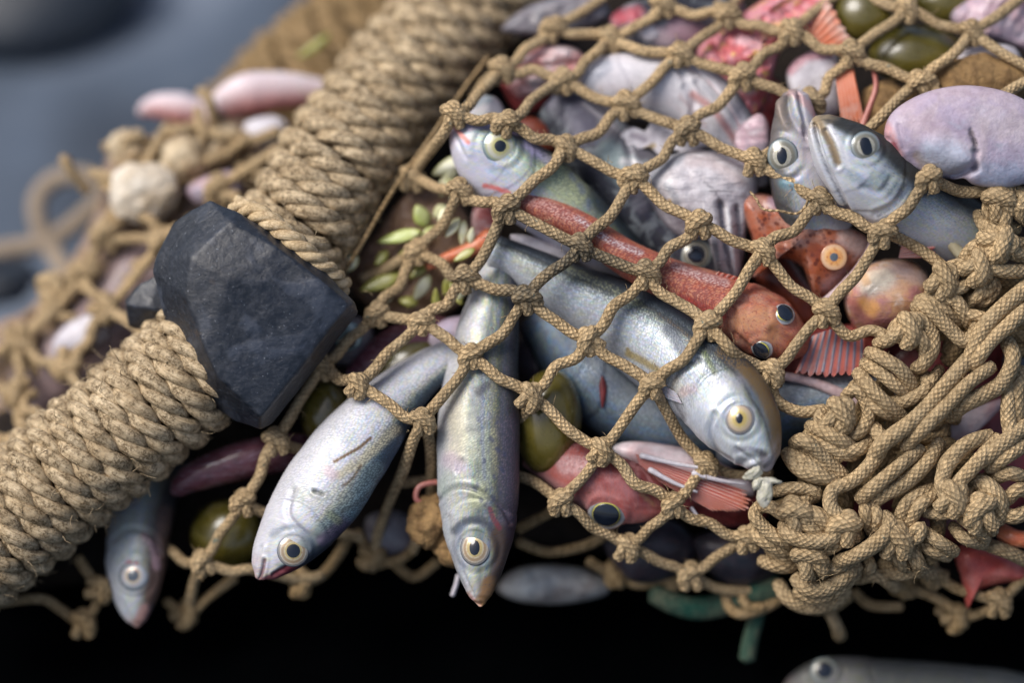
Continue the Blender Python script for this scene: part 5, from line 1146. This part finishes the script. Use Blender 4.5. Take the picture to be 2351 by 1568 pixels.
def ground_lump(name, label, cat, u, v, rx, ry, rz, mat, seed, lump=.08):
    V, F, a, b = blob_data((0, 0, 0), (rx, ry, rz), lump, 2.2, seed)
    g = ground_pt(u, v)
    V = V + g + np.array((0, 0, rz * .55))
    o = link_mesh(name, V, F, a, b, mat, None, g, world_space=True)
    return tag(o, label, cat)
ground_lump('tarp', 'large dark heap of wet tarpaulin on the blue ground, top left corner', 'tarpaulin', 60, 20, .075, .060, .03, mat_simple('tarp_dark', (.012, .018, .028), (.02, .028, .04), 20, .5), 31, .12)
ground_lump('pebble', 'blurred pale pebble on the blue ground beside the dark tarpaulin', 'pebble', 300, 15, .014, .014, .01, mat_simple('pebble_pale', (.26, .26, .30), (.2, .2, .24), 30, .6), 32)
# ------------------------------------------------------------------ the net
NODES = {1: (1271, 61), 2: (1399, 87), 3: (1519, 7), 4: (1671, 32), 5: (1562, 121), 6: (1290, 182), 7: (1151, 157), 8: (1437, 236), 9: (1704, 171), 10: (1818, 68),
         11: (1577, 296), 12: (1297, 336), 13: (1040, 260), 14: (1455, 404), 15: (1729, 368), 16: (1954, 118), 17: (2082, 18), 18: (2229, 71), 19: (2114, 186), 20: (1861, 229, -110),
         21: (2132, 407, -40), 22: (1882, 457), 23: (1604, 511), 24: (2028, 531), 25: (1750, 575), 26: (1330, 564), 27: (1162, 475), 28: (1055, 436), 29: (947, 404, -210), 30: (955, 575, -150),
         31: (1069, 636), 32: (1483, 625), 33: (1208, 683), 34: (1625, 743, 32), 35: (1351, 779), 36: (1080, 815), 37: (969, 736, -60), 38: (865, 718, -110), 39: (822, 883, -20), 40: (969, 965, 2),
         41: (1219, 908, -6), 42: (1497, 883, 28), 43: (1771, 854), 44: (1896, 715), 45: (1380, 1033, -6), 46: (632, 1010, -95), 47: (557, 1151, -105), 48: (464, 1290, -150), 49: (1287, 1151, -38),
         50: (1440, 1254, -90), 51: (1545, 1158), 52: (1621, 1065, -70), 53: (1711, 1237, -70), 54: (1586, 1319, -150), 55: (738, 840, -115), 56: (1161, 279)}
EDGES = [(7, 1), (1, 2), (2, 3), (3, 4), (4, 5), (4, 10), (2, 5), (2, 6), (6, 7), (6, 8), (5, 8), (5, 9), (9, 10), (10, 16), (16, 17), (16, 20), (16, 19), (19, 18), (18, 17), (9, 11), (9, 20), (8, 11), (8, 12), (11, 14), (11, 15),
         (20, 15), (56, 13), (56, 6), (56, 12), (7, 13), (13, 29), (12, 14), (12, 27), (14, 26), (14, 23), (29, 28), (28, 27), (27, 26), (28, 30), (27, 31), (30, 31), (30, 38), (31, 33), (31, 37), (38, 37), (33, 26), (26, 32), (32, 23), (32, 34),
         (32, 35), (33, 35), (33, 36), (37, 36), (37, 39), (38, 55), (55, 39), (36, 40), (36, 41), (35, 41), (35, 42), (34, 42), (34, 43), (34, 25), (25, 23), (25, 22), (22, 15), (22, 24), (25, 44), (24, 44), (44, 43), (39, 40), (55, 46), (46, 47), (47, 48),
         (41, 45), (42, 45), (45, 49), (45, 51), (51, 52), (51, 50), (49, 50), (50, 54), (51, 53), (53, 54), (21, 24)]
CR = 13.6
ND = {}
for k, p in NODES.items():
    b = p[2] if len(p) > 2 else ns_depth(p[0], p[1])
    h = float(hm_get([p[0]], [p[1]], 3)[0])
    ND[k] = np.array((p[0], p[1], max(b, h + CR * 1.0)))
net = thing('fishing_net', ND[35], 'tan braided net of knotted diamond meshes holding the catch, bunched up at the lower right', 'fishing net')
mbc = MB()
def cord(mb, P, r=CR, fixed=False, sag=8, n=None, seed=0):
    P = np.array(P, float)
    L = np.linalg.norm(np.diff(P[:, :2], axis=0), axis=1).sum()
    n = n or max(14, int(L / 6))
    if len(P) == 2:
        rr = np.random.default_rng(seed + 100)
        d = P[1] - P[0]; nn = np.array([-d[1], d[0], 0]); nn /= np.linalg.norm(nn) + 1e-9
        m = .5 * (P[0] + P[1]) + nn * rr.normal() * 6.5 + np.array([0, sag, 0])
        q = .25 * P[0] + .75 * P[1] + nn * rr.normal() * 4.5 + np.array([0, sag * .7, 0]); q0 = .75 * P[0] + .25 * P[1] + nn * rr.normal() * 4.5 + np.array([0, sag * .7, 0])
        P = np.array([P[0], q0, m, q, P[1]])
    Q = catmull(P, n)
    if not fixed:
        h = hm_get(Q[:, 0], Q[:, 1], 2) + r * .85
        base = Q[:, 2].copy()
        for _ in range(3):
            Q[:, 2] = np.maximum(Q[:, 2], np.minimum(h, base + 70))
            s = np.convolve(np.pad(Q[:, 2], 3, mode='edge'), np.ones(7) / 7, 'valid'); s[0], s[-1] = base[0], base[-1]
            Q[:, 2] = s
    rad = r * (1 + .05 * wob(np.arange(n)[:, None] / 6., 1.0, seed + 3))
    mb.tube(Q, rad * np.clip(1 + Q[:, 2] / 2600., .86, 1.05), 14, off=seed)
for i, (a, b) in enumerate(EDGES):
    cord(mbc, [ND[a], ND[b]], seed=i)
DN = lambda k: tuple(ND[k])
FREE = [[DN(1), (1330, 30, -270), (1390, -10, -300)], [DN(4), (1690, 0, -255), (1720, -40, -270)], [DN(4), (1640, 5, -260), (1600, -40, -290)], [DN(10), (1870, 25, -200), (1930, -20, -230)], [DN(17), (2030, 8, -180), (1970, -30, -210)], [DN(17), (2084, -40, -210)], [DN(18), (2290, 35, -160), (2360, -20, -190)],
        [DN(18), (2290, 115, -120), (2370, 160, -110)], [DN(3), (1500, -40, -300)], [DN(3), (1560, -30, -300)], [DN(7), (1110, 190, -260), (1085, 230, -260)], [DN(29), (900, 420, -230), (860, 440, -250)], [DN(30), (880, 620, -210), (830, 640, -230)],
        [DN(19), (2080, 210, -100), (2020, 270, -60), (1990, 300, -60)], [DN(19), (2140, 200, -110), (2170, 240, -80)], [(2290, 225, -40), (2330, 200, -60), (2380, 175, -80)],
        [DN(40), (1000, 990, -100), (1090, 1010, -160), (1190, 985, -100), DN(41)], [DN(40), (945, 1020, -45), (925, 1080, -90), (895, 1150, -160), (870, 1220, -220), (858, 1282, -240)], [DN(40), (985, 1010, -60), (990, 1080, -130), (985, 1180, -200), (945, 1268, -230)],
        [DN(49), (1205, 1098, -100), (1100, 1090, -170), (920, 1110, -150)], [DN(47), (607, 1178, -125), (700, 1205, -195), (830, 1235, -205)], [DN(48), (530, 1312, -150), (578, 1308, -150), (680, 1330, -205), (740, 1322, -210)], [DN(48), (425, 1292, -175), (400, 1270, -190), (360, 1240, -300)],
        [DN(46), (680, 1030, -130), (722, 1030, -150), (790, 960, -150), DN(39)], [DN(42), (1530, 945, -10), (1568, 1010, -50), DN(52)], [DN(52), (1690, 1092, -95), (1770, 1085, -110)], [DN(41), (1205, 960, -60), (1190, 1000, -100)],
        [DN(48), (445, 1340, -220), (432, 1408, -280)],
        [DN(43), (1780, 915, -20), (1832, 945, -15), (1893, 940, -5)], [DN(44), (1945, 770, -10), (2000, 758, -8), (2050, 778, 0)], [DN(24), (2090, 560, -20), (2150, 600, -20), (2190, 640, -20)], [DN(21), (2200, 438, -10), (2260, 440, -8), (2290, 446, -4)], [DN(21), (2110, 380, -70), (2090, 330, -90)],
        [DN(54), (1650, 1352, -190), (1746, 1360, -225)]]
for i, p in enumerate(FREE): cord(mbc, p, fixed=True, seed=200 + i)
mbc.build('mesh_cords', M_CORD, net, stain=True)
# darker netting hanging under the catch
UNDER = [[(-20, 1388, -200), (90, 1375, -220), (140, 1400, -240), (190, 1430, -250), (225, 1382, -230), (234, 1356, -210)], [(178, 1280, -210), (205, 1320, -215), (234, 1356, -210)], [(234, 1356, -210), (275, 1345, -290)], [(380, 1380, -270), (430, 1410, -280), (480, 1370, -260), (540, 1326, -240)],
         [(690, 1345, -230), (740, 1320, -240), (780, 1270, -240), (800, 1230, -250)], [(820, 1220, -250), (855, 1280, -240), (900, 1290, -230), (940, 1270, -230), (965, 1235, -220)], [(900, 1290, -230), (950, 1325, -270), (1005, 1290, -260)], [(1190, 1245, -200), (1260, 1268, -210), (1350, 1250, -210), (1405, 1215, -200)],
         [(1190, 1215, -190), (1270, 1172, -150), (1290, 1155, -60)], [(1350, 1288, -220), (1410, 1322, -250), (1470, 1342, -262), (1540, 1325, -260), (1600, 1290, -255)], [(1664, 1369, -215), (1675, 1397, -205), (1703, 1411, -200), (1753, 1397, -215), (1800, 1370, -230)], [(1703, 1372, -205), (1718, 1394, -198), (1750, 1397, -205)],
         [(1782, 1336, -170), (1807, 1372, -180), (1850, 1397, -190), (1907, 1397, -200), (1950, 1370, -210)], [(2078, 1315, -150), (2136, 1315, -150), (2193, 1351, -150), (2271, 1376, -150), (2300, 1383, -150)], [(2310, 1369, -150), (2350, 1330, -150), (2400, 1290, -150)], [(2292, 1383, -150), (2260, 1405, -180), (2200, 1420, -220), (2150, 1400, -220)],
         [(2071, 1347, -200), (2139, 1369, -200), (2193, 1401, -190), (2214, 1401, -190)], [(1960, 1360, -220), (2000, 1390, -230), (2070, 1394, -220)]]
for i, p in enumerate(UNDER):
    mbu = MB(); cord(mbu, p, fixed=True, seed=300 + i); mbu.build('hanging_cord', M_CORD_DARK, net, stain=True)

KN = [(190, 1428, -250), (430, 1408, -280), (860, 1284, -240), (1540, 1326, -258), (1412, 1322, -250), (2071, 1347, -200), (2136, 1315, -150), (2292, 1381, -150), (2200, 1418, -210), (234, 1356, -208), (690, 1345, -228)]
def knot(q, r, ang, sc, mat, parent, seed):
    rr = np.random.default_rng(seed)
    mb = MB(); t = np.linspace(0, 2 * np.pi, 34)
    ca, sa = math.cos(ang), math.sin(ang)
    def put(P, rad):
        P = np.asarray(P, float) * r * sc
        Q = np.stack([P[:, 0] * ca - P[:, 1] * sa, P[:, 0] * sa + P[:, 1] * ca, P[:, 2]], 1)
        mb.tube(Q + q, rad * r, 12, True, off=seed)
    f = rr.choice([-1, 1])
    put(np.stack([1.45 * np.cos(t), -.35 + f * .45 * np.cos(t) + .15 * np.sin(2 * t), .25 + 1.05 * np.sin(t)], 1), 1.0)
    put(catmull([(-1.2, 2.5, -.2), (-.75, 1.1, .55), (-.62, -.5, .35), (-.35, -1.35, .25), (.2, -1.55, .25), (.6, -1.1, .3), (.68, .2, .45), (.8, 1.2, .5), (1.25, 2.5, -.2)], 44), .96)
    put(np.stack([f * (.55 + .95 * np.cos(t)), .75 + .75 * np.cos(t + .9), .35 + .8 * np.sin(t)], 1), .98)
    if rr.random() < .6: put(catmull([(f * -1.3, -.9, .2), (f * -.5, -1.0, 1.0), (f * .5, -.5, 1.15), (f * 1.3, .2, .5)], 20), .92)
    o = mb.build('knot', mat, parent, stain=True)
    return o
rk = np.random.default_rng(3)
for k, p in ND.items():
    q = p.copy()
    knot(q + np.array([0, 0, 3]), CR, rk.normal() * .3, rk.uniform(.80, 1.0), M_CORD, net, k)

for i, q in enumerate(KN): knot(np.array(q, float), 14, i * .9, .95, M_CORD_DARK, net, 1200 + i)

# ------------------------------------------------------------------ gathered cords, lower right
rg0 = np.random.default_rng(31)
Z6 = lambda x, y: (1550 + x * .3571, 504 + y * .3571)
Z9 = lambda x, y: (1550 + x * .3571, 1008 + y * .3571)
G = [  # (zoom, points, depth, radius)
    (6, [(2050, -160), (2150, -110), (2290, -190)], 6, 18), (6, [(2060, -170), (2120, -70), (2110, 30), (2030, 90)], 14, 19), (6, [(2100, -150), (2200, -80), (2300, -90)], 20, 18), (6, [(2030, -150), (2010, -60), (2060, 40)], 2, 17), (6, [(2180, -200), (2230, -130), (2210, -40), (2290, 30)], 12, 18), (6, [(2000, -120), (2080, -190), (2180, -170)], 24, 17), (6, [(1990, 20), (2050, 120), (1960, 240)], 20, 17),
    (6, [(1940, -40), (2000, 70), (2100, 130), (2270, 160)], -15, 17), (6, [(1850, 260), (1940, 170), (2080, 190), (2260, 250)], 12, 19), (6, [(1860, 230), (1990, 290), (2120, 330), (2270, 330)], 16, 19), (6, [(2040, 20), (2080, 110), (2160, 200), (2270, 230)], 26, 16),
    (6, [(2130, -120), (2080, -40), (2100, 40), (2200, 60)], 0, 17), (6, [(2200, -140), (2180, -60), (2260, 0)], 8, 17),
    (6, [(1650, 410), (1720, 330), (1830, 290), (1930, 330), (1970, 420), (1950, 490), (1880, 530)], 2, 17), (6, [(1640, 420), (1740, 440), (1840, 440), (1890, 370)], 16, 16), (6, [(1870, 270), (1950, 330), (2030, 390), (2060, 440), (2000, 520), (1920, 530)], -14, 16), (6, [(1990, 340), (2040, 400), (2010, 470), (1930, 500), (1880, 580)], -2, 14),
    (6, [(1630, 470), (1710, 500), (1800, 520), (1860, 610), (1900, 690)], 8, 19), (6, [(1540, 560), (1620, 570), (1700, 640), (1780, 720), (1850, 780), (1910, 750), (1950, 660)], 24, 20), (6, [(1800, 640), (1880, 610), (1990, 640), (1970, 710), (1880, 750)], 8, 15), (6, [(1560, 520), (1640, 520), (1740, 590), (1830, 680)], 6, 18),
    (6, [(1390, 760), (1420, 690), (1480, 650), (1570, 640), (1640, 720), (1650, 830), (1590, 930), (1540, 960)], 16, 20), (6, [(1290, 800), (1380, 770), (1420, 700), (1460, 660)], 26, 17), (6, [(1440, 770), (1540, 730), (1600, 800), (1600, 900)], 34, 17),
    (6, [(1240, 850), (1330, 890), (1450, 970), (1530, 1090)], 32, 19), (6, [(1210, 920), (1310, 980), (1420, 1070), (1510, 1120)], 22, 18), (6, [(1170, 980), (1250, 1080), (1350, 1180), (1460, 1270)], 30, 20), (6, [(1140, 1060), (1230, 1160), (1330, 1230), (1450, 1280)], 18, 18), (6, [(1300, 830), (1340, 760), (1300, 730)], 12, 15),
    (6, [(1090, 1140), (1160, 1090), (1220, 1160), (1240, 1270), (1180, 1370), (1100, 1390)], 18, 18), (6, [(990, 1230), (1040, 1180), (1110, 1210), (1110, 1300), (1030, 1340), (930, 1290), (960, 1230)], 32, 18), (6, [(860, 1330), (950, 1360), (1060, 1420), (1150, 1490)], 30, 20), (6, [(840, 1380), (960, 1440), (1100, 1510), (1180, 1500)], 22, 19),
    (6, [(790, 1410), (900, 1480), (1010, 1580)], 26, 19), (6, [(720, 1500), (830, 1560), (950, 1650), (1090, 1690)], 28, 19), (6, [(760, 1440), (860, 1520), (980, 1600), (1080, 1640)], 14, 18),
    (6, [(2270, 430), (2120, 550), (1990, 690), (1920, 830), (1880, 950)], 34, 23), (6, [(2270, 560), (2140, 680), (2030, 780), (1960, 870), (1900, 960)], 40, 20), (6, [(2130, 780), (2170, 900), (2100, 1050), (1970, 1130), (1850, 1190), (1760, 1270)], 26, 22),
    (6, [(1900, 880), (1760, 1040), (1640, 1180), (1520, 1300), (1400, 1390), (1310, 1470), (1260, 1580)], 52, 22), (6, [(2040, 940), (1890, 1050), (1760, 1180), (1650, 1290), (1560, 1380), (1470, 1470)], 56, 19), (6, [(1610, 1000), (1610, 1090), (1500, 1160), (1390, 1180)], 14, 18), (6, [(1700, 960), (1640, 1050), (1620, 1120)], 0, 16),
    (6, [(2170, 1020), (2140, 1150), (2140, 1280), (2150, 1390), (2090, 1490)], 8, 20), (6, [(2230, 960), (2200, 1100), (2200, 1250), (2190, 1380)], -4, 19), (6, [(2270, 1310), (2130, 1420), (1990, 1530), (1880, 1610)], 26, 21), (6, [(2030, 1390), (1880, 1440), (1750, 1560), (1720, 1660)], 34, 21),
    (9, [(760, 30), (830, 10), (960, 120), (1100, 260)], 34, 19), (9, [(710, 80), (780, 180), (900, 240), (1070, 270)], 28, 19), (9, [(1000, 160), (1080, 90), (1200, 60), (1260, 0)], 22, 18), (9, [(1270, -80), (1330, 30), (1240, 180), (1120, 280), (1010, 330), (1000, 440), (1080, 530), (1160, 660)], 40, 20),
    (9, [(1580, 60), (1420, 190), (1290, 300), (1180, 390)], 44, 20), (9, [(1700, 10), (1620, 150), (1480, 280), (1340, 360), (1240, 430)], 26, 20), (9, [(1230, 390), (1220, 480), (1260, 600)], 22, 17), (9, [(1270, 420), (1300, 500), (1290, 590)], 30, 16),
    (9, [(640, 340), (720, 320), (830, 320), (910, 350), (880, 390)], 18, 17), (9, [(900, 360), (800, 420), (710, 490), (620, 440), (550, 430)], 26, 18), (9, [(560, 420), (510, 490), (580, 580), (680, 650), (760, 690)], 6, 19), (9, [(490, 570), (560, 650), (680, 720), (780, 730)], -20, 18), (9, [(700, 550), (730, 620), (850, 660), (990, 650), (1030, 610), (960, 590)], 36, 21), (9, [(760, 520), (880, 480), (970, 540), (1030, 620)], 28, 22), (9, [(690, 560), (800, 540), (900, 590), (1000, 630)], 20, 18),
    (9, [(800, 690), (820, 790), (880, 910)], 4, 20), (9, [(860, 700), (910, 780), (960, 880)], 10, 19), (9, [(770, 890), (840, 960), (950, 970), (1080, 900), (1180, 810)], 0, 21), (9, [(780, 960), (890, 1020), (1030, 980), (1170, 850)], -16, 19), (9, [(550, 780), (670, 820), (790, 810)], -34, 19), (9, [(930, 780), (1000, 830), (1090, 800), (1160, 760)], -6, 19), (9, [(600, 700), (700, 760), (800, 760)], -44, 18),
    (9, [(1340, 490), (1380, 570), (1290, 670), (1160, 750), (1040, 790)], 42, 21), (9, [(930, 720), (1020, 680), (1110, 620), (1180, 620)], 16, 20), (9, [(1690, 320), (1580, 350), (1480, 430), (1430, 580)], 20, 20), (9, [(1690, 350), (1570, 430), (1490, 580)], 28, 18), (9, [(1390, 620), (1500, 610), (1580, 560), (1560, 640), (1440, 660), (1370, 650)], 24, 15),
    (9, [(1940, 0), (1790, 120), (1720, 240), (1730, 340), (1800, 390), (1880, 350)], 34, 21), (9, [(2080, -10), (1950, 140), (1830, 270), (1780, 340)], 38, 20), (9, [(1600, 470), (1740, 480), (1860, 420), (1890, 320)], 26, 17), (9, [(1900, 270), (2000, 300), (2080, 400), (2070, 530)], 14, 24), (9, [(1820, 490), (1920, 570), (2000, 650)], 16, 17), (9, [(1860, 450), (1960, 520), (2050, 600)], 22, 18), (9, [(1780, 560), (1860, 640), (1990, 680)], -6, 17),
    (9, [(2270, 20), (2120, 120), (2010, 190)], 22, 20), (9, [(2050, 250), (2150, 220), (2270, 260)], 8, 20), (9, [(2120, 400), (2200, 330), (2280, 340)], 6, 20), (9, [(2100, 480), (2180, 500), (2280, 460)], 0, 20), (9, [(1430, 670), (1440, 780), (1490, 830)], -10, 19), (9, [(1500, 680), (1550, 780), (1580, 850)], -4, 20), (9, [(1590, 590), (1690, 660), (1800, 730)], 10, 18), (9, [(1560, 660), (1660, 720), (1760, 760)], -4, 18),
    (9, [(1230, 760), (1260, 830), (1220, 850)], -20, 15), (9, [(980, 1090), (1030, 1190), (1060, 1270)], -130, 17), (9, [(2000, 680), (2120, 720), (2270, 790)], -50, 19), (9, [(1330, 790), (1420, 870), (1560, 850), (1660, 870)], -60, 18), (9, [(1160, 900), (1300, 880), (1420, 960)], -70, 18), (9, [(660, 920), (720, 1020), (840, 1080), (1000, 1060), (1110, 960)], -60, 20)]
for i, (z, pts, d, r) in enumerate(G):
    f = Z6 if z == 6 else Z9
    P = np.array([f(*p) for p in pts], float)
    rr = np.random.default_rng(500 + i)
    n = max(18, int(np.linalg.norm(np.diff(P, axis=0), axis=1).sum() / 5))
    s = np.linspace(0, 1, len(P))
    arch = 1 - (2 * s - 1) ** 4
    D = d - 34 * (1 - arch) + rr.normal(0, 3, len(P)) - np.maximum(0, (P[:, 1] - 1230) / 100) ** 2 * 22
    Q = catmull(np.column_stack([P, D]), n)
    rad = r * (1 + .06 * wob(np.arange(n)[:, None] / 7., 1.0, i)) * np.where((np.arange(n) < 2) | (np.arange(n) > n - 3), .9, 1)
    mb = MB(); mb.tube(Q, rad * .89, 14, off=i)
    mb.build('gathered_cord', M_CORD, net, stain=True)
for i, (z, x, y, d) in enumerate([(6, 2080, -130, 16), (6, 1060, 1250, 30), (6, 1500, 700, 30), (6, 1730, 380, 18), (6, 1960, 300, 22), (6, 2090, 160, 24), (9, 770, 470, 30), (9, 1090, 560, 34), (9, 1790, 370, 34), (9, 1960, 460, 26), (9, 860, 760, 6), (9, 1420, 640, 22)]):
    knot(np.array((*(Z6 if z == 6 else Z9)(x, y), float(d))), 18, rg0.normal() * .8, rg0.uniform(.85, 1.05), M_CORD, net, 900 + i)
# deeper strands that fill the bunch
rg = np.random.default_rng(77)
POLY = [(2340, 470), (2250, 520), (2160, 640), (2060, 740), (1990, 860), (1880, 960), (1820, 1060), (1770, 1160), (1800, 1260), (1900, 1310), (2040, 1290), (2160, 1240), (2280, 1190), (2370, 1100), (2370, 700)]
cen = np.array((2120, 1000.))
for i in range(34):
    e0 = np.array(POLY[rg.integers(len(POLY))], float); c0 = cen + (e0 - cen) * rg.uniform(.1, .92); a = rg.normal(-.75, .5); L_ = rg.uniform(90, 240)
    pts = []
    for k in range(5):
        pts.append((c0[0] + math.cos(a) * L_ * (k / 4 - .5), c0[1] + math.sin(a) * L_ * (k / 4 - .5), -46 - 30 * abs(k / 4 - .5) + rg.normal(0, 6) - max(0, (c0[1] - 1230) / 100) ** 2 * 22)); a += rg.normal(0, .35)
    if math.hypot(pts[0][0] - 2240, pts[0][1] - 965) < 75: continue
    mb = MB(); q = catmull(pts, 40); mb.tube(q, 19, 12, off=i); 
    if i < 20: mb.build('gathered_cord', M_CORD_DARK, net, stain=True)
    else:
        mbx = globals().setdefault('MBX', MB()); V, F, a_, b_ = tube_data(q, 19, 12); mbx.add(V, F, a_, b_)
MBX.build('tangled_cords', M_CORD_DARK, net, stain=True)['kind'] = 'stuff'
# fuzz and loose fibres
mbf = MB()
def fibre(p, L, seed, r=.9):
    g = np.random.default_rng(seed); a = g.uniform(0, 6.28); k = g.normal(0, .6, 3)
    pts = [np.array(p)]; d = np.array([math.cos(a), math.sin(a), .5])
    for i in range(4):
        d = norm(d + k * .5 + g.normal(0, .25, 3)); pts.append(pts[-1] + d * L / 4)
    mbf.tube(catmull(pts, 9), np.linspace(r, r * .4, 9), 4)
for i, (a, b) in enumerate(EDGES):
    for j in range(3):
        f_ = rk.uniform(.15, .85); p_ = ND[a] * (1 - f_) + ND[b] * f_; h_ = float(hm_get([p_[0]], [p_[1]], 1)[0])
        fibre(p_ + np.array([rk.normal() * 6, rk.normal() * 6, max(12, min(40, h_ - p_[2] + 26))]), rk.uniform(10, 30), 4000 + i * 3 + j)
for k, p in ND.items():
    for j in range(5): fibre(p + np.array([rk.normal() * 14, rk.normal() * 14, 24]), rk.uniform(14, 34), int(k) * 9 + j)
for i in range(220):
    z, pts, d, r = G[rk.integers(len(G))]; f = Z6 if z == 6 else Z9
    p = f(*pts[rk.integers(len(pts))]); fibre(np.array((p[0], p[1], d + r * .8)), rk.uniform(14, 40), 900 + i)
mbf.tube(catmull([(1722, 440, -30), (1735, 456, -24), (1752, 480, -20), (1790, 484, -22), (1828, 490, -22), (1850, 470, -16), (1856, 440, -12)], 50), 3.2, 6)
mbf.build('loose_fibres', M_CORD, net, stain=True)['kind'] = 'stuff'

# ------------------------------------------------------------------ left netting, slipping behind the wrapped rope
LN = {'a': (240, 535, -430), 'b': (196, 622, -430), 'c': (129, 657, -450), 'd': (246, 711, -370), 'e': (46, 786, -430), 'f': (150, 843, -340), 'g': (39, 907, -340), 'h': (372, 552, -380), 'i': (400, 395, -480), 'j': (500, 430, -400), 'k': (60, 1000, -300)}
LE = [('a', 'b'), ('b', 'c'), ('a', 'h'), ('d', 'h'), ('b', 'd'), ('b', 'e'), ('e', 'f'), ('f', 'd'), ('e', 'g'), ('g', 'k'), ('a', 'i'), ('i', 'j'), ('c', 'e')]
net2 = thing('fishing_net', LN['d'], 'blurred tan netting falling away behind the wrapped rope at the left', 'fishing net')
mb = MB()
for i, (a, b) in enumerate(LE): cord(mb, [LN[a], LN[b]], 15, fixed=True, seed=700 + i)
for i, p in enumerate([[LN['e'], (-10, 810, -450), (-60, 830, -460)], [LN['g'], (-20, 880, -400)], [LN['f'], (180, 890, -280), (190, 930, -250)], [LN['g'], (90, 950, -270)], [LN['d'], (300, 740, -280), (330, 770, -240)], [LN['j'], (580, 380, -380), (640, 340, -380)], [LN['j'], (560, 480, -330)],
                       [LN['a'], (270, 500, -440), (330, 470, -380)], [LN['i'], (470, 350, -470), (560, 330, -450), (640, 300, -430)], [(240, 340, -520), (300, 320, -500), (380, 340, -480), LN['i']], [LN['k'], (30, 1060, -250)], [LN['k'], (-40, 990, -320)], [LN['h'], (440, 500, -300)], [(290, 480, -420), (350, 510, -380), LN['h']]]):
    cord(mb, p, 15, fixed=True, seed=750 + i)
for i in range(26):
    g = np.random.default_rng(820 + i); c0 = np.array([(300, 350), (400, 400), (520, 330), (450, 300), (360, 480), (240, 420), (150, 700), (60, 860), (300, 640), (560, 420)][i % 10], float) + g.normal(0, 26, 2); a = g.uniform(0, 3.14); L_ = g.uniform(70, 150)
    cord(mb, [(c0[0] - math.cos(a) * L_ / 2, c0[1] - math.sin(a) * L_ / 2, -470), (c0[0] + g.normal(0, 16), c0[1] + g.normal(0, 16), -430), (c0[0] + math.cos(a) * L_ / 2, c0[1] + math.sin(a) * L_ / 2, -470)], 14, fixed=True, seed=850 + i)
mb.build('mesh_cords', M_CORD, net2, stain=True)
for i, k in enumerate(LN): knot(np.array(LN[k], float), 15, i * .7, 1, M_CORD, net2, 60 + i)
# thin lacing line along the wrapped rope
tag(MB().tube(catmull([(1120, 130, -270), (1060, 210, -240), (985, 320, -200), (900, 440, -170), (830, 560, -140), (780, 640, -150)], 60), 5, 8).build('lacing_line', M_CORD_DARK, None, W(np.array((950., 380, -190)))), 'thin slack lacing line running along the right side of the wrapped rope', 'line')
